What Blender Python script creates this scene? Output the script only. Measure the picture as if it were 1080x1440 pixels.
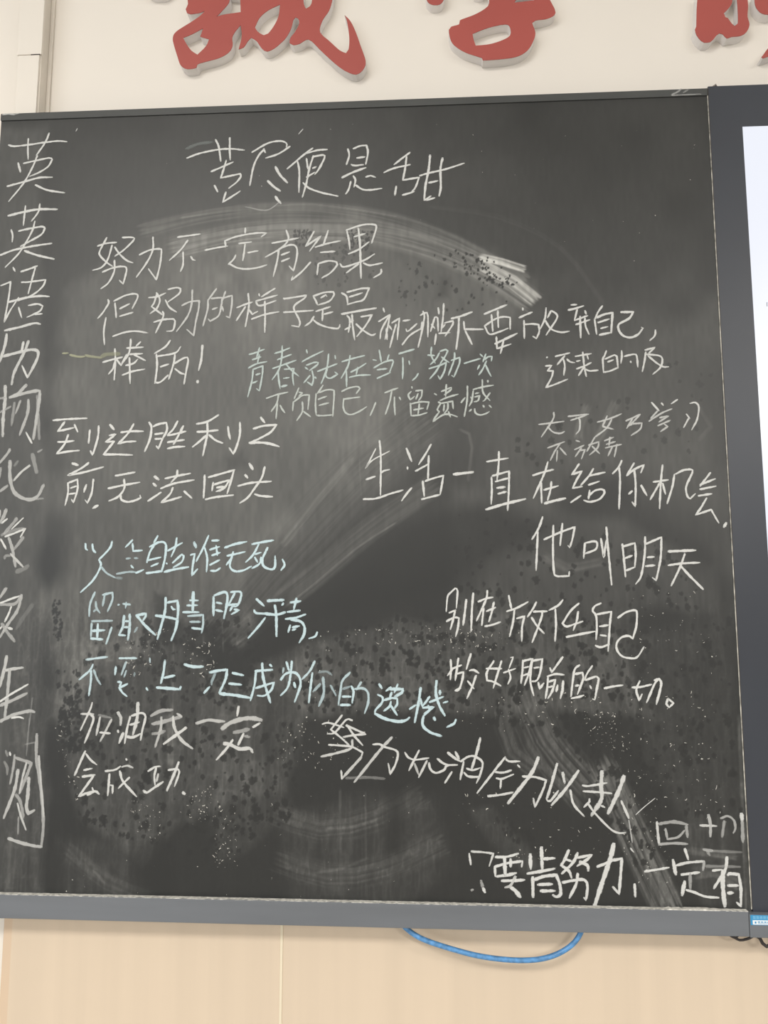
import bpy, bmesh, math, random
import numpy as np
from mathutils import Vector, Matrix

for o in list(bpy.data.objects):
    bpy.data.objects.remove(o, do_unlink=True)
S = bpy.context.scene
COL = S.collection
R = math.radians

# ------------------------------------------------------------------ camera
cd = bpy.data.cameras.new('camera')
cam = bpy.data.objects.new('camera', cd)
COL.objects.link(cam)
cam.location = (0, -1.15, 1.55)
cam.rotation_euler = (Matrix.Rotation(0.05705867, 4, 'Z') @ Matrix.Rotation(math.pi / 2 + 0.12179557, 4, 'X') @ Matrix.Rotation(0.00098992, 4, 'Z')).to_euler()
cd.sensor_fit = 'VERTICAL'
cd.sensor_height = 24.0
cd.lens = 24.0 * 1080 / 1440
cd.clip_start = 0.05
S.camera = cam

# ------------------------------------------------------------------ light
S.view_settings.view_transform = 'Standard'
S.view_settings.look = 'None'
S.view_settings.gamma = 1.0
S.view_settings.use_curve_mapping = False
S.view_settings.exposure = -0.05
w = bpy.data.worlds.new('world')
S.world = w
w.use_nodes = True
w.node_tree.nodes['Background'].inputs[0].default_value = (1.0, 0.975, 0.935, 1)
w.node_tree.nodes['Background'].inputs[1].default_value = 0.37


def area(name, loc, rot, sx, sy, power, col):
    l = bpy.data.lights.new(name, 'AREA')
    l.shape = 'RECTANGLE'
    l.size, l.size_y, l.energy, l.color = sx, sy, power, col
    o = bpy.data.objects.new(name, l)
    COL.objects.link(o)
    o.location, o.rotation_euler = loc, rot
    return o


# the classroom's rows of ceiling lamps, and the daylight from the windows along its left side
for x, y, p in ((-1.0, -2.65, 90), (2.6, -2.65, 60), (-1.0, -5.4, 90), (2.6, -5.4, 230)):
    area('ceiling_lamp_light', (x, y, 3.2), (0, 0, 0), 1.3, 0.7, p, (1.0, 0.965, 0.91))
area('window_daylight', (-4.2, -4.2, 1.9), (R(90), 0, R(-62)), 3.6, 1.8, 80, (0.95, 0.98, 1.0))


# ------------------------------------------------------------------ helpers
def mat(name, col, rough=0.6, spec=0.5, metal=0.0, noise=None, emit=None):
    """noise = (scale xyz, amount, detail): value variation of the colour in object space"""
    m = bpy.data.materials.new(name)
    m.use_nodes = True
    nt = m.node_tree
    b = nt.nodes['Principled BSDF']
    b.inputs['Base Color'].default_value = (*col, 1)
    b.inputs['Roughness'].default_value = rough
    b.inputs['Specular IOR Level'].default_value = spec
    b.inputs['Metallic'].default_value = metal
    if noise:
        tc = nt.nodes.new('ShaderNodeTexCoord')
        mp = nt.nodes.new('ShaderNodeMapping')
        mp.inputs['Scale'].default_value = noise[0]
        nz = nt.nodes.new('ShaderNodeTexNoise')
        nz.inputs['Scale'].default_value = 1.0
        nz.inputs['Detail'].default_value = noise[2]
        mr = nt.nodes.new('ShaderNodeMapRange')
        mr.inputs['From Min'].default_value = 0.3
        mr.inputs['From Max'].default_value = 0.7
        mr.inputs['To Min'].default_value = 1 - noise[1]
        mr.inputs['To Max'].default_value = 1 + noise[1]
        mx = nt.nodes.new('ShaderNodeVectorMath')
        mx.operation = 'SCALE'
        mx.inputs[0].default_value = col
        nt.links.new(tc.outputs['Object'], mp.inputs[0])
        nt.links.new(mp.outputs[0], nz.inputs['Vector'])
        nt.links.new(nz.outputs[0], mr.inputs[0])
        nt.links.new(mr.outputs[0], mx.inputs['Scale'])
        nt.links.new(mx.outputs[0], b.inputs['Base Color'])
    if emit:
        b.inputs['Emission Color'].default_value = (*emit[0], 1)
        b.inputs['Emission Strength'].default_value = emit[1]
    return m


def link(name, me, m=None, parent=None, label=None, kind=None):
    o = bpy.data.objects.new(name, me)
    COL.objects.link(o)
    if m is not None:
        for q in (m if isinstance(m, (list, tuple)) else [m]):
            me.materials.append(q)
    if parent:
        o.parent = parent
        o.matrix_parent_inverse = parent.matrix_world.inverted()
    if label:
        o['label'] = label
    if kind:
        o['kind'] = kind
    return o


def thing(name, loc, label, cat, group=None):
    o = bpy.data.objects.new(name, None)
    COL.objects.link(o)
    o.location = loc
    o.matrix_world = Matrix.Translation(loc)
    o['label'], o['category'] = label, cat
    if group:
        o['group'] = group
    return o


def boxes(name, bs, m, parent=None, bevel=0.0, **kw):
    """bs: list of (x0,x1,y0,y1,z0,z1), all in one mesh"""
    bm = bmesh.new()
    for x0, x1, y0, y1, z0, z1 in bs:
        r = bmesh.ops.create_cube(bm, size=1.0)
        for v in r['verts']:
            v.co = Vector((x0 if v.co.x < 0 else x1, y0 if v.co.y < 0 else y1, z0 if v.co.z < 0 else z1))
    if bevel:
        bmesh.ops.bevel(bm, geom=bm.edges[:], offset=bevel, segments=2, affect='EDGES', profile=0.6)
    me = bpy.data.meshes.new(name)
    bm.to_mesh(me)
    bm.free()
    return link(name, me, m, parent, **kw)


def smooth_path(pts, step):
    """Catmull-Rom through the points, kept sharp where the line turns hard; returns evenly spaced points"""
    P = [np.array(p, float) for p in pts]
    runs, cur = [], [P[0]]
    for i in range(1, len(P)):
        cur.append(P[i])
        if i < len(P) - 1:
            a, b = P[i] - P[i - 1], P[i + 1] - P[i]
            c = a.dot(b) / (np.linalg.norm(a) * np.linalg.norm(b) + 1e-12)
            if c < 0.25:
                runs.append(cur)
                cur = [P[i]]
    runs.append(cur)
    out = []
    for r in runs:
        q = [2 * r[0] - r[1]] + r + [2 * r[-1] - r[-2]]
        for i in range(1, len(q) - 2):
            n = max(1, int(np.linalg.norm(q[i + 1] - q[i]) / step))
            for k in range(n):
                t = k / n
                out.append(0.5 * (2 * q[i] + (q[i + 1] - q[i - 1]) * t + (2 * q[i - 1] - 5 * q[i] + 4 * q[i + 1] - q[i + 2]) * t * t
                                  + (3 * q[i] - q[i - 1] - 3 * q[i + 1] + q[i + 2]) * t ** 3))
        if r is runs[-1]:
            out.append(r[-1])
    return out


def tube(name, pts, rad, m, parent=None, **kw):
    cu = bpy.data.curves.new(name, 'CURVE')
    cu.dimensions = '3D'
    sp = cu.splines.new('POLY')
    pp = smooth_path(pts, 0.004)
    sp.points.add(len(pp) - 1)
    for p, q in zip(sp.points, pp):
        p.co = (*q, 1)
    cu.bevel_depth = rad
    cu.bevel_resolution = 4
    cu.use_fill_caps = True
    o = bpy.data.objects.new(name, cu)
    COL.objects.link(o)
    dg = bpy.context.evaluated_depsgraph_get()
    me = bpy.data.meshes.new_from_object(o.evaluated_get(dg))
    bpy.data.objects.remove(o)
    me.name = name
    me.materials.clear()
    for p in me.polygons:
        p.use_smooth = True
    return link(name, me, m, parent, **kw)


# ------------------------------------------------------------------ materials
M_plaster = mat('cream_paint', (0.795, 0.748, 0.685), 0.75, 0.3, noise=((2.5, 2.5, 2.5), 0.018, 3))
M_wood = mat('pale_wood_grain', (0.635, 0.525, 0.405), 0.5, 0.35, noise=((38, 38, 0.9), 0.03, 5))
M_strip = mat('pale_joint_strip', (0.73, 0.65, 0.50), 0.45, 0.4)
M_woodedge = mat('tan_edging', (0.62, 0.48, 0.35), 0.55, 0.3)
M_trunk = mat('cream_plastic', (0.775, 0.728, 0.662), 0.55, 0.35, noise=((6, 6, 2), 0.02, 3))
M_trunk_side = mat('greyer_plastic', (0.73, 0.68, 0.61), 0.7, 0.25, noise=((10, 10, 6), 0.08, 4))  # sides and base strip a little greyer than the covers
M_gap = mat('dark_gap', (0.06, 0.05, 0.045), 0.9, 0.1)
M_floor = mat('grey_floor_tile', (0.38, 0.36, 0.33), 0.5, 0.4)
M_ceiling = mat('white_ceiling', (0.80, 0.79, 0.76), 0.8, 0.2)
M_red = mat('red_acrylic', (0.39, 0.085, 0.072), 0.42, 0.4, noise=((5, 5, 5), 0.05, 2))
M_return = mat('white_foam_edge', (0.80, 0.77, 0.755), 0.6, 0.3)
M_rail = mat('grey_painted_aluminium', (0.135, 0.146, 0.162), 0.5, 0.5, noise=((3, 3, 30), 0.09, 4))
M_toprail = mat('dark_grey_frame', (0.05, 0.053, 0.052), 0.5, 0.5, noise=((8, 8, 30), 0.15, 4))
M_dust = mat('chalk_dust', (0.55, 0.54, 0.50), 0.9, 0.1, noise=((180, 180, 180), 0.35, 3))
M_seam = mat('chalk_filled_seam', (0.40, 0.39, 0.35), 0.9, 0.1, noise=((60, 60, 90), 0.6, 3))
M_bezel = mat('dark_grey_bezel', (0.033, 0.038, 0.050), 0.40, 0.5, noise=((7, 7, 3), 0.10, 3))
M_screen = mat('lit_screen', (0.02, 0.02, 0.02), 0.2, 0.5, emit=((0.88, 0.91, 1.0), 0.98))
M_mark = mat('grey_ink', (0.1, 0.1, 0.1), 0.6)
M_blue = mat('blue_cable_jacket', (0.09, 0.26, 0.52), 0.38, 0.5, noise=((160, 160, 160), 0.28, 3))
M_black = mat('dark_cable_jacket', (0.035, 0.03, 0.03), 0.5, 0.4)
M_sticker = mat('blue_sticker_paper', (0.035, 0.27, 0.52), 0.4, 0.5)
M_white = mat('white_print', (0.78, 0.80, 0.82), 0.5, 0.4)
M_lightblue = mat('pale_blue_print', (0.25, 0.52, 0.70), 0.5, 0.4)
M_metal = mat('worn_metal', (0.30, 0.27, 0.24), 0.45, 0.5, metal=0.6)


def chalk_material(name, col):
    m = bpy.data.materials.new(name)
    m.use_nodes = True
    nt = m.node_tree
    b = nt.nodes['Principled BSDF']
    b.inputs['Base Color'].default_value = (*col, 1)
    b.inputs['Roughness'].default_value = 0.95
    b.inputs['Specular IOR Level'].default_value = 0.1
    cov = nt.nodes.new('ShaderNodeAttribute')
    cov.attribute_name = 'cover'
    op = nt.nodes.new('ShaderNodeAttribute')
    op.attribute_name = 'opacity'
    tc = nt.nodes.new('ShaderNodeTexCoord')
    nz = nt.nodes.new('ShaderNodeTexNoise')
    nz.inputs['Scale'].default_value = 620
    nz.inputs['Detail'].default_value = 3
    nt.links.new(tc.outputs['Object'], nz.inputs['Vector'])
    a = nt.nodes.new('ShaderNodeMath')
    a.operation = 'MULTIPLY_ADD'
    a.inputs[1].default_value = 1.1
    nt.links.new(nz.outputs[0], a.inputs[0])
    nt.links.new(cov.outputs['Fac'], a.inputs[2])
    s = nt.nodes.new('ShaderNodeMapRange')
    s.interpolation_type = 'SMOOTHSTEP'
    s.inputs['From Min'].default_value = 0.70
    s.inputs['From Max'].default_value = 1.42
    nt.links.new(a.outputs[0], s.inputs[0])
    x = nt.nodes.new('ShaderNodeMath')
    x.operation = 'MULTIPLY'
    nt.links.new(s.outputs[0], x.inputs[0])
    nt.links.new(op.outputs['Fac'], x.inputs[1])
    nt.links.new(x.outputs[0], b.inputs['Alpha'])
    return m


CH = {'white': chalk_material('white_chalk', (0.63, 0.635, 0.622)),
      'blue': chalk_material('pale_blue_chalk', (0.51, 0.585, 0.57)),
      'pale': chalk_material('greyish_white_chalk', (0.54, 0.575, 0.55)),
      'cyan': chalk_material('light_cyan_chalk', (0.56, 0.70, 0.745)),
      'yellow': chalk_material('yellowish_chalk', (0.42, 0.43, 0.31))}

# ------------------------------------------------------------------ traced shapes, in tenths of a millimetre on the board (x,z)
# chalk strokes are "width/opacity:points", characters are divided by |
CHALK = [
 ('white', '''3.9/0.95:-3873,22726 -3658,22803 -3352,22857 -3136,22861 -2931,22833;3.9/0.95:-3409,23032 -3353,22905 -3312,22652;3.9/0.95:-3175,23055 -3170,22850 -3158,22670;3.9/0.95:-3467,22478 -3287,22555 -3108,22633;3.9/0.95:-3222,22665 -3273,22471 -3305,22365 -2989,22426 -2977,22378 -3042,22285 -3168,22183;4.5/0.95:-3403,22238 -3348,22129;3.9/0.95:-3214,22118 -3259,21949 -3115,22039 -2982,22129
|3.9/0.95:-2805,22790 -2548,22937 -2345,22970 -2243,22926 -2241,22854;3.9/0.95:-2185,22871 -2364,22751 -2577,22682;3.9/0.95:-2603,22843 -2702,22714 -2777,22526 -2826,22219;3.9/0.95:-2614,22843 -2585,22775;5/0.95:-2416,22526 -2335,22381 -2216,22247;5/0.95:-2535,22288 -2432,22183 -2330,22109;5/0.95:-2407,22017 -2367,21957 -2315,21897
|3.9/0.95:-1813,22827 -1936,22736 -2224,22484;3.9/0.95:-1577,22795 -1734,22788 -1936,22736;3.9/0.95:-2057,22609 -2026,22430 -2027,22076;3.9/0.95:-1811,22679 -1644,22702 -1621,22654 -1708,22467 -1774,22374;3.9/0.95:-1800,22695 -1865,22472 -1907,22237 -1970,21992;3.9/0.95:-1912,22652 -1887,22473;3.9/0.95:-1908,22332 -1775,22410;3.9/0.95:-1809,22482 -1753,22504;3.9/0.95:-1962,22239 -1861,22141 -1659,22060 -1525,22025 -1396,21991
|3.9/0.95:-1245,22792 -1222,22684 -1266,22524;3.9/0.95:-1156,22793 -1044,22839 -944,22841 -921,22721 -954,22521;3.9/0.95:-1099,22632 -966,22647;3.9/0.95:-1188,22522 -1132,22503 -994,22515;4.5/0.95:-1335,22305 -1153,22393 -954,22462;3.9/0.95:-1153,22327 -1119,22255 -1141,22139;3.9/0.95:-1192,22234 -1229,22095 -1273,22026;3.9/0.95:-1119,22173 -997,22092 -864,22083 -698,22101;3.9/0.95:-953,22302 -876,22323 -798,22292
|3.9/0.95:-245,22698 -367,22607 -500,22499;3.9/0.95:-661,22370 -511,22435 -245,22490;3.9/0.95:-300,22629 -323,22441 -361,22231 -103,22269 -159,22107 -221,22028;3.9/0.95:-467,22129 -489,21978;3.9/0.95:-368,21979 -258,22006 -181,22034;3.9/0.95:-92,22297 62,22339 326,22396 612,22485;4.5/0.95:75,22639 51,22405 -1,22126 -24,21882;4.5/0.95:273,22586 238,22399 240,22095 213,21944;3.9/0.95:50,22171 193,22201;3.9/0.95:-17,21882 82,21948;3.9/0.95:15,21881 143,21916'''),
 ('white', '''3.8/0.92:-5142,21400 -5239,21191 -5247,21109 -5139,20989 -5021,20905;3.8/0.92:-5288,21258 -5153,21299 -4976,21313;3.8/0.92:-5049,21268 -5107,21035 -5203,20898 -5348,20850;3.8/0.92:-4884,21392 -4713,21388 -4699,21340 -4852,21181 -4995,21079;3.8/0.92:-5002,21231 -4917,21112 -4799,21004 -4695,20959;3.8/0.92:-4999,21009 -4995,20823 -5077,20639 -5197,20538;3.8/0.92:-5188,20816 -5020,20882 -4862,20901 -4792,20853 -4838,20606 -4902,20670
|3.8/0.92:-4383,21386 -4376,21180 -4458,20972 -4628,20716;3.8/0.92:-4594,21092 -4420,21169 -4263,21181 -4234,21141 -4252,20897 -4300,20667 -4435,20851
|3.8/0.92:-3980,21375 -3796,21393 -3612,21416;3.8/0.92:-3811,21316 -3923,21156 -4097,20986;3.8/0.92:-3881,21120 -3874,20911 -3911,20796;3.8/0.92:-3751,21042 -3720,20988 -3681,20975
|3.8/0.92:-3525,21141 -3339,21175 -3161,21201
|3.8/0.92:-3190,21198 -3207,21289 -3015,21358 -2735,21403 -2536,21406 -2619,21342;3.8/0.92:-2882,21496 -2883,21408;3.8/0.92:-2986,21240 -2777,21261;3.8/0.92:-2879,21237 -2893,21084 -2911,20952;3.8/0.92:-2835,21082 -2665,21110;3.8/0.92:-3027,21048 -3056,20982 -3143,20892;3.8/0.92:-3131,20910 -3002,20836 -2849,20811 -2671,20828 -2525,20871
|3.8/0.92:-2446,21231 -2248,21265 -2021,21307;3.8/0.92:-2221,21442 -2185,21290 -2297,21147 -2548,21001;3.8/0.92:-2335,21122 -2357,20938 -2415,20677;3.8/0.92:-2335,21135 -2146,21196 -2056,21154 -2042,21009 -2093,20761 -2165,20841;3.8/0.92:-2295,21029 -2164,21078;3.8/0.92:-2288,20923 -2162,20973
|3.8/0.92:-1774,21411 -1905,21163 -1667,21329 -1841,21083;3.8/0.92:-1753,21146 -1539,21206 -1351,21241;3.8/0.92:-1549,21418 -1627,21169;3.8/0.92:-1669,21057 -1437,21067;3.8/0.92:-1826,20898 -1962,20744 -2124,20604 -2107,20669;3.8/0.92:-1700,20869 -1718,20686;3.8/0.92:-1692,20874 -1537,20912 -1411,20888 -1398,20848 -1497,20720 -1642,20632
|3.8/0.92:-1251,21410 -1218,21250 -1199,21092;3.8/0.92:-1264,21415 -1013,21495 -837,21498 -782,21449 -856,21188;3.8/0.92:-1138,21301 -962,21349;3.8/0.92:-1224,21019 -1061,21088 -899,21210;4.4/0.92:-1068,21444 -1041,21167 -1030,20852 -1021,20612;3.8/0.92:-1355,20860 -1285,20806 -985,20903 -811,21008;3.8/0.92:-1060,20852 -1254,20706;3.8/0.92:-985,20864 -885,20822 -686,20856
|3.8/0.92:-705,20752 -710,20687 -822,20617'''),
 ('white', '''3.8/0.9:-5076,20352 -5062,20294 -5145,20146 -5226,20045;3.8/0.9:-5096,20054 -5119,19826 -5098,19609;3.8/0.9:-4977,20327 -4796,20415 -4640,20439 -4592,20387 -4674,20194;3.8/0.9:-4960,20292 -4944,20188 -4927,20050;3.8/0.9:-4877,20198 -4723,20275;3.8/0.9:-4872,20072 -4661,20131;3.8/0.9:-4969,19743 -4770,19807 -4592,19820 -4407,19789
|3.8/0.9:-4412,20371 -4278,20384 -4141,20441;3.8/0.9:-4291,20449 -4231,20333 -4271,20196 -4379,20107;3.8/0.9:-4290,20415 -4319,20289 -4361,20221 -4177,20080;3.8/0.9:-4103,20500 -3969,20527 -3901,20507 -3921,20427 -4095,20293;3.8/0.9:-4141,20326 -4070,20203 -3955,20121;3.8/0.9:-4179,20137 -4165,20057 -4278,19786;3.8/0.9:-4313,19964 -4174,20000 -3996,20008 -3972,19973 -4001,19826 -4100,19810
|3.8/0.75:-3710,20482 -3714,20253 -3774,20049 -3944,19802;3.8/0.75:-3870,20229 -3738,20287 -3593,20300 -3600,20159 -3638,19955 -3664,19729 -3779,19833
|3.8/0.75:-3321,20495 -3406,20371 -3459,20293;3.8/0.75:-3453,20315 -3455,20156 -3521,19884;3.8/0.75:-3405,20333 -3227,20345 -3235,20219 -3275,20049 -3405,19961 -3440,19996;3.8/0.75:-3378,20154 -3301,20180;3.8/0.75:-3175,20446 -3236,20253;3.8/0.75:-3227,20333 -3068,20375 -3069,20216 -3097,20012 -3153,20035;3.8/0.75:-3223,20196 -3199,20116
|3.8/0.9:-2811,20402 -2795,20197 -2843,19858;3.8/0.9:-2987,20173 -2851,20225 -2741,20259;3.8/0.9:-2850,20186 -2988,19962;3.8/0.9:-2805,20151 -2737,20059 -2654,20103;3.8/0.9:-2638,20393 -2628,20352;3.8/0.9:-2382,20479 -2600,20340;3.8/0.9:-2686,20274 -2522,20316 -2346,20364;3.8/0.9:-2686,20262 -2619,20197 -2367,20273;3.8/0.9:-2746,19980 -2539,20050 -2315,20091;3.8/0.9:-2543,20271 -2533,20009 -2533,19761
|3.8/0.9:-2246,20309 -2191,20308 -1885,20353 -1917,20302 -2079,20169 -2000,19976 -1977,19896 -1998,19840 -2107,19861;3.8/0.9:-2242,20082 -2034,20089 -1772,20102
|3.8/0.9:-1775,20333 -1741,20275 -1707,20195;3.8/0.9:-1775,20337 -1600,20392 -1458,20398 -1447,20348 -1522,20248 -1696,20190;3.8/0.9:-1654,20307 -1578,20351 -1560,20328;3.8/0.9:-1728,20087 -1500,20157;3.8/0.9:-1619,20125 -1628,19934;3.8/0.9:-1607,20035 -1462,20072;3.8/0.9:-1760,20004 -1813,19915 -1900,19850;3.8/0.9:-1770,19948 -1682,19879 -1529,19820 -1377,19801 -1351,19861
|3.8/0.9:-1327,20379 -1250,20321 -1227,20185;3.8/0.9:-1240,20388 -1033,20440 -892,20448 -978,20265 -1108,20223 -1238,20185;3.8/0.9:-1207,20308 -1000,20372;4.4/0.9:-1324,20033 -1053,20079 -782,20119;3.8/0.9:-1161,20025 -1149,19846 -1116,19610;3.8/0.9:-1237,20005 -1193,19936 -1214,19735;3.8/0.9:-1268,19781 -1182,19824;3.8/0.9:-1020,19982 -847,20008 -944,19841 -1083,19665;3.8/0.9:-1095,19867 -987,19764 -857,19683 -792,19704;3.8/0.9:-1204,19892 -1139,19924'''),
 ('white', '''3.9/0.93:-5111,19322 -4952,19364 -4798,19400;3.9/0.93:-4927,19538 -4911,19345 -4915,19030;3.9/0.93:-4917,19323 -4945,19211 -5013,19126;3.9/0.93:-4897,19368 -4814,19265 -4732,19444;3.9/0.93:-4737,19546 -4469,19556;3.9/0.93:-4676,19692 -4681,19545 -4710,19432 -4815,19276;3.9/0.93:-4518,19643 -4582,19577;3.9/0.93:-4688,19443 -4476,19450;3.9/0.93:-4621,19442 -4427,19337;3.9/0.93:-4736,19263 -4615,19295 -4551,19361;3.9/0.93:-4685,19386 -4657,18970;3.9/0.93:-4789,19107 -4620,19165 -4433,19197
|3.9/0.93:-4039,19657 -4113,19557 -4287,19447;4.3/0.93:-4253,19435 -4235,19243 -4258,18964;3.9/0.93:-4241,19401 -3954,19452 -3869,19552;3.9/0.93:-3954,19441 -3971,19284 -4039,19027;3.9/0.93:-4179,19231 -4048,19274;3.9/0.93:-4247,18975 -4170,18985 -4052,19095;3.9/0.93:-3970,19273 -3797,19371 -3741,19347 -3767,19146 -3794,18945;3.9/0.93:-3945,19194 -3855,19125 -3792,19106
|4.5/0.93:-3520,19568 -3531,19343 -3569,19165;5.5/0.93:-3582,18996 -3576,18964'''),
 ('blue', '''3.5/0.85:-2774,19405 -2676,19432 -2535,19485;3.5/0.85:-2612,19509 -2653,19353;3.5/0.85:-2718,19321 -2587,19363;3.5/0.85:-2780,19188 -2650,19253 -2494,19284;3.5/0.85:-2610,19397 -2640,19253;3.5/0.85:-2703,19165 -2721,18976 -2780,18723;3.5/0.85:-2703,19165 -2551,19218 -2559,19062 -2598,18819 -2646,18853;3.5/0.85:-2658,19075 -2593,19096;3.5/0.85:-2709,18943 -2634,18975
|3.5/0.85:-2370,19415 -2261,19447 -2131,19500;3.5/0.85:-2324,19314 -2108,19393;3.5/0.85:-2398,19171 -2214,19234 -2030,19298;3.5/0.85:-2252,19536 -2259,19324 -2300,19147 -2401,18993;3.5/0.85:-2192,19245 -2104,19143 -1983,19042;3.5/0.85:-2310,19125 -2297,18991 -2273,18847;3.5/0.85:-2213,19156 -2061,19165 -2081,19054 -2061,18899;3.5/0.85:-2221,19012 -2135,19022;4.5/0.85:-2251,18880 -2165,18901
|3.5/0.85:-1870,19462 -1858,19410;3.5/0.85:-1939,19274 -1781,19360 -1609,19441;3.5/0.85:-1888,19184 -1844,19150;3.5/0.85:-1866,19217 -1748,19259 -1683,19258 -1693,19225 -1822,19127;3.5/0.85:-1778,19127 -1755,19005 -1776,18895 -1852,18951;3.5/0.85:-1810,19050 -1906,18936;3.5/0.85:-1734,19026 -1712,19004;3.5/0.85:-1692,19114 -1391,19231;3.5/0.85:-1522,19389 -1541,19200 -1583,19046 -1636,18915;3.5/0.85:-1541,19167 -1561,19046 -1496,19001 -1378,19065 -1422,19099;3.5/0.85:-1420,19365 -1413,19313
|3.5/0.85:-1315,19263 -1132,19315 -960,19356;3.5/0.85:-1186,19360 -1218,19195 -1324,18998;3.5/0.85:-1243,19118 -1237,18864;3.5/0.85:-1174,19095 -1067,19148 -938,19230;3.5/0.85:-1067,19170 -1088,19060;3.5/0.85:-1195,19013 -1045,19042 -869,19045
|3.5/0.85:-733,19441 -701,19252;3.5/0.85:-829,19287 -776,19275;3.5/0.85:-583,19361 -608,19273;3.5/0.85:-818,19155 -668,19240 -529,19276 -514,19249 -572,19084;3.5/0.85:-765,19125 -615,19140;3.5/0.85:-764,18989 -668,19031 -561,19078
|4.3/0.85:-428,19375 -304,19411 -193,19442;3.5/0.85:-368,19312 -365,19136 -373,18971;3.5/0.85:-272,19256 -262,19200;3.5/0.85:-130,19055 -167,18996 -220,18947
|3.5/0.85:20,19345 123,19337;3.5/0.85:77,19470 69,19349 111,19249 132,19215;3.5/0.85:197,19379 143,19281 58,19195;3.5/0.85:208,19401 294,19428 325,19406 293,19334 207,19203;3.5/0.85:229,19313 292,19257 345,19223;3.5/0.85:36,19129 207,19181 302,19223 269,19081 205,18955 173,19017;3.5/0.85:207,19192 142,19083 46,18965
|3.5/0.85:431,19375 420,19254 332,19019;3.5/0.85:377,19255 505,19297 504,19209 417,18991 385,19014
|3.5/0.85:578,19203 695,19239 822,19274
|3.5/0.85:823,19346 865,19301;3.5/0.85:908,19345 864,19225;3.5/0.85:810,19171 778,19106;3.5/0.85:896,19257 939,19300 1002,19305 991,19233;3.5/0.85:917,19235 862,19115 798,19018;3.5/0.85:905,19169 946,19070 983,18993'''),
 ('pale', '''3.4/0.82:-2487,18696 -2336,18749 -2152,18790;3.4/0.82:-2293,18759 -2323,18617 -2407,18486;3.4/0.82:-2312,18617 -2329,18371;3.4/0.82:-2268,18583 -2234,18517 -2190,18461
|3.4/0.82:-1980,18854 -2053,18679;3.4/0.82:-1979,18788 -1925,18776 -1978,18722;3.4/0.82:-2063,18635 -2072,18493;3.4/0.82:-2053,18635 -1925,18732 -1817,18741 -1826,18610 -1835,18511;3.4/0.82:-1923,18633 -1921,18480 -2005,18339;3.4/0.82:-1900,18479 -1791,18395
|3.4/0.82:-1603,18892 -1688,18761;3.4/0.82:-1709,18762 -1718,18608 -1705,18422;3.4/0.82:-1666,18772 -1559,18814 -1451,18813 -1429,18757 -1448,18397;3.4/0.82:-1676,18669 -1547,18715;3.4/0.82:-1664,18574 -1514,18610;3.4/0.82:-1694,18415 -1598,18410 -1459,18419
|3.4/0.82:-1312,18789 -1194,18842 -1065,18862 -1033,18828 -1086,18752;3.4/0.82:-1279,18667 -1032,18697;3.4/0.82:-1279,18678 -1288,18558 -1256,18460 -1170,18421 -1042,18468 -925,18542;3.4/0.82:-786,18606 -829,18497 -871,18400
|3.4/0.82:-647,18757 -540,18799 -444,18830;3.4/0.82:-540,18777 -572,18613 -636,18419;3.4/0.82:-497,18689 -497,18547 -487,18406;3.4/0.82:-423,18688 -402,18644
|3.4/0.82:-231,18849 -225,18822;3.4/0.82:-242,18772 -285,18718 -253,18642 -189,18695;3.4/0.82:-168,18782 -72,18791 -83,18694 -126,18629;3.4/0.82:-136,18738 -168,18651;3.4/0.82:-253,18587 -243,18392;3.4/0.82:-253,18576 -94,18607 33,18600 0,18486;3.4/0.82:-201,18482 -52,18508;3.4/0.82:-115,18574 -137,18412;3.4/0.82:-233,18391 -116,18401 0,18436
|3.4/0.82:118,18734 150,18712;3.4/0.82:299,18873 287,18688;3.4/0.82:224,18765 373,18828 373,18796 266,18710;3.4/0.82:202,18624 329,18677 477,18718;3.4/0.82:170,18603 212,18580 159,18484 190,18451 116,18344 94,18296 243,18396 348,18405 463,18365;3.4/0.82:223,18580 392,18610 401,18491;3.4/0.82:265,18558 253,18450;3.4/0.82:318,18590 317,18492 253,18407;3.4/0.82:327,18449 358,18362
|3.4/0.82:622,18846 613,18618 568,18370;3.4/0.82:522,18587 582,18662;3.4/0.82:667,18672 687,18639;3.4/0.82:710,18790 879,18831 1016,18851;3.4/0.82:710,18779 687,18617 644,18531;3.4/0.82:849,18941 857,18745 960,18613;3.4/0.82:933,18928 933,18896;3.4/0.82:741,18725 794,18735;3.4/0.82:730,18671 803,18691 781,18616 718,18595;3.4/0.82:962,18732 876,18614 855,18604;3.4/0.82:727,18487 737,18422 810,18388 894,18409 947,18440;3.4/0.82:854,18539 874,18506;3.4/0.82:948,18538 979,18505;3.4/0.82:675,18477 643,18445'''),
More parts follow.
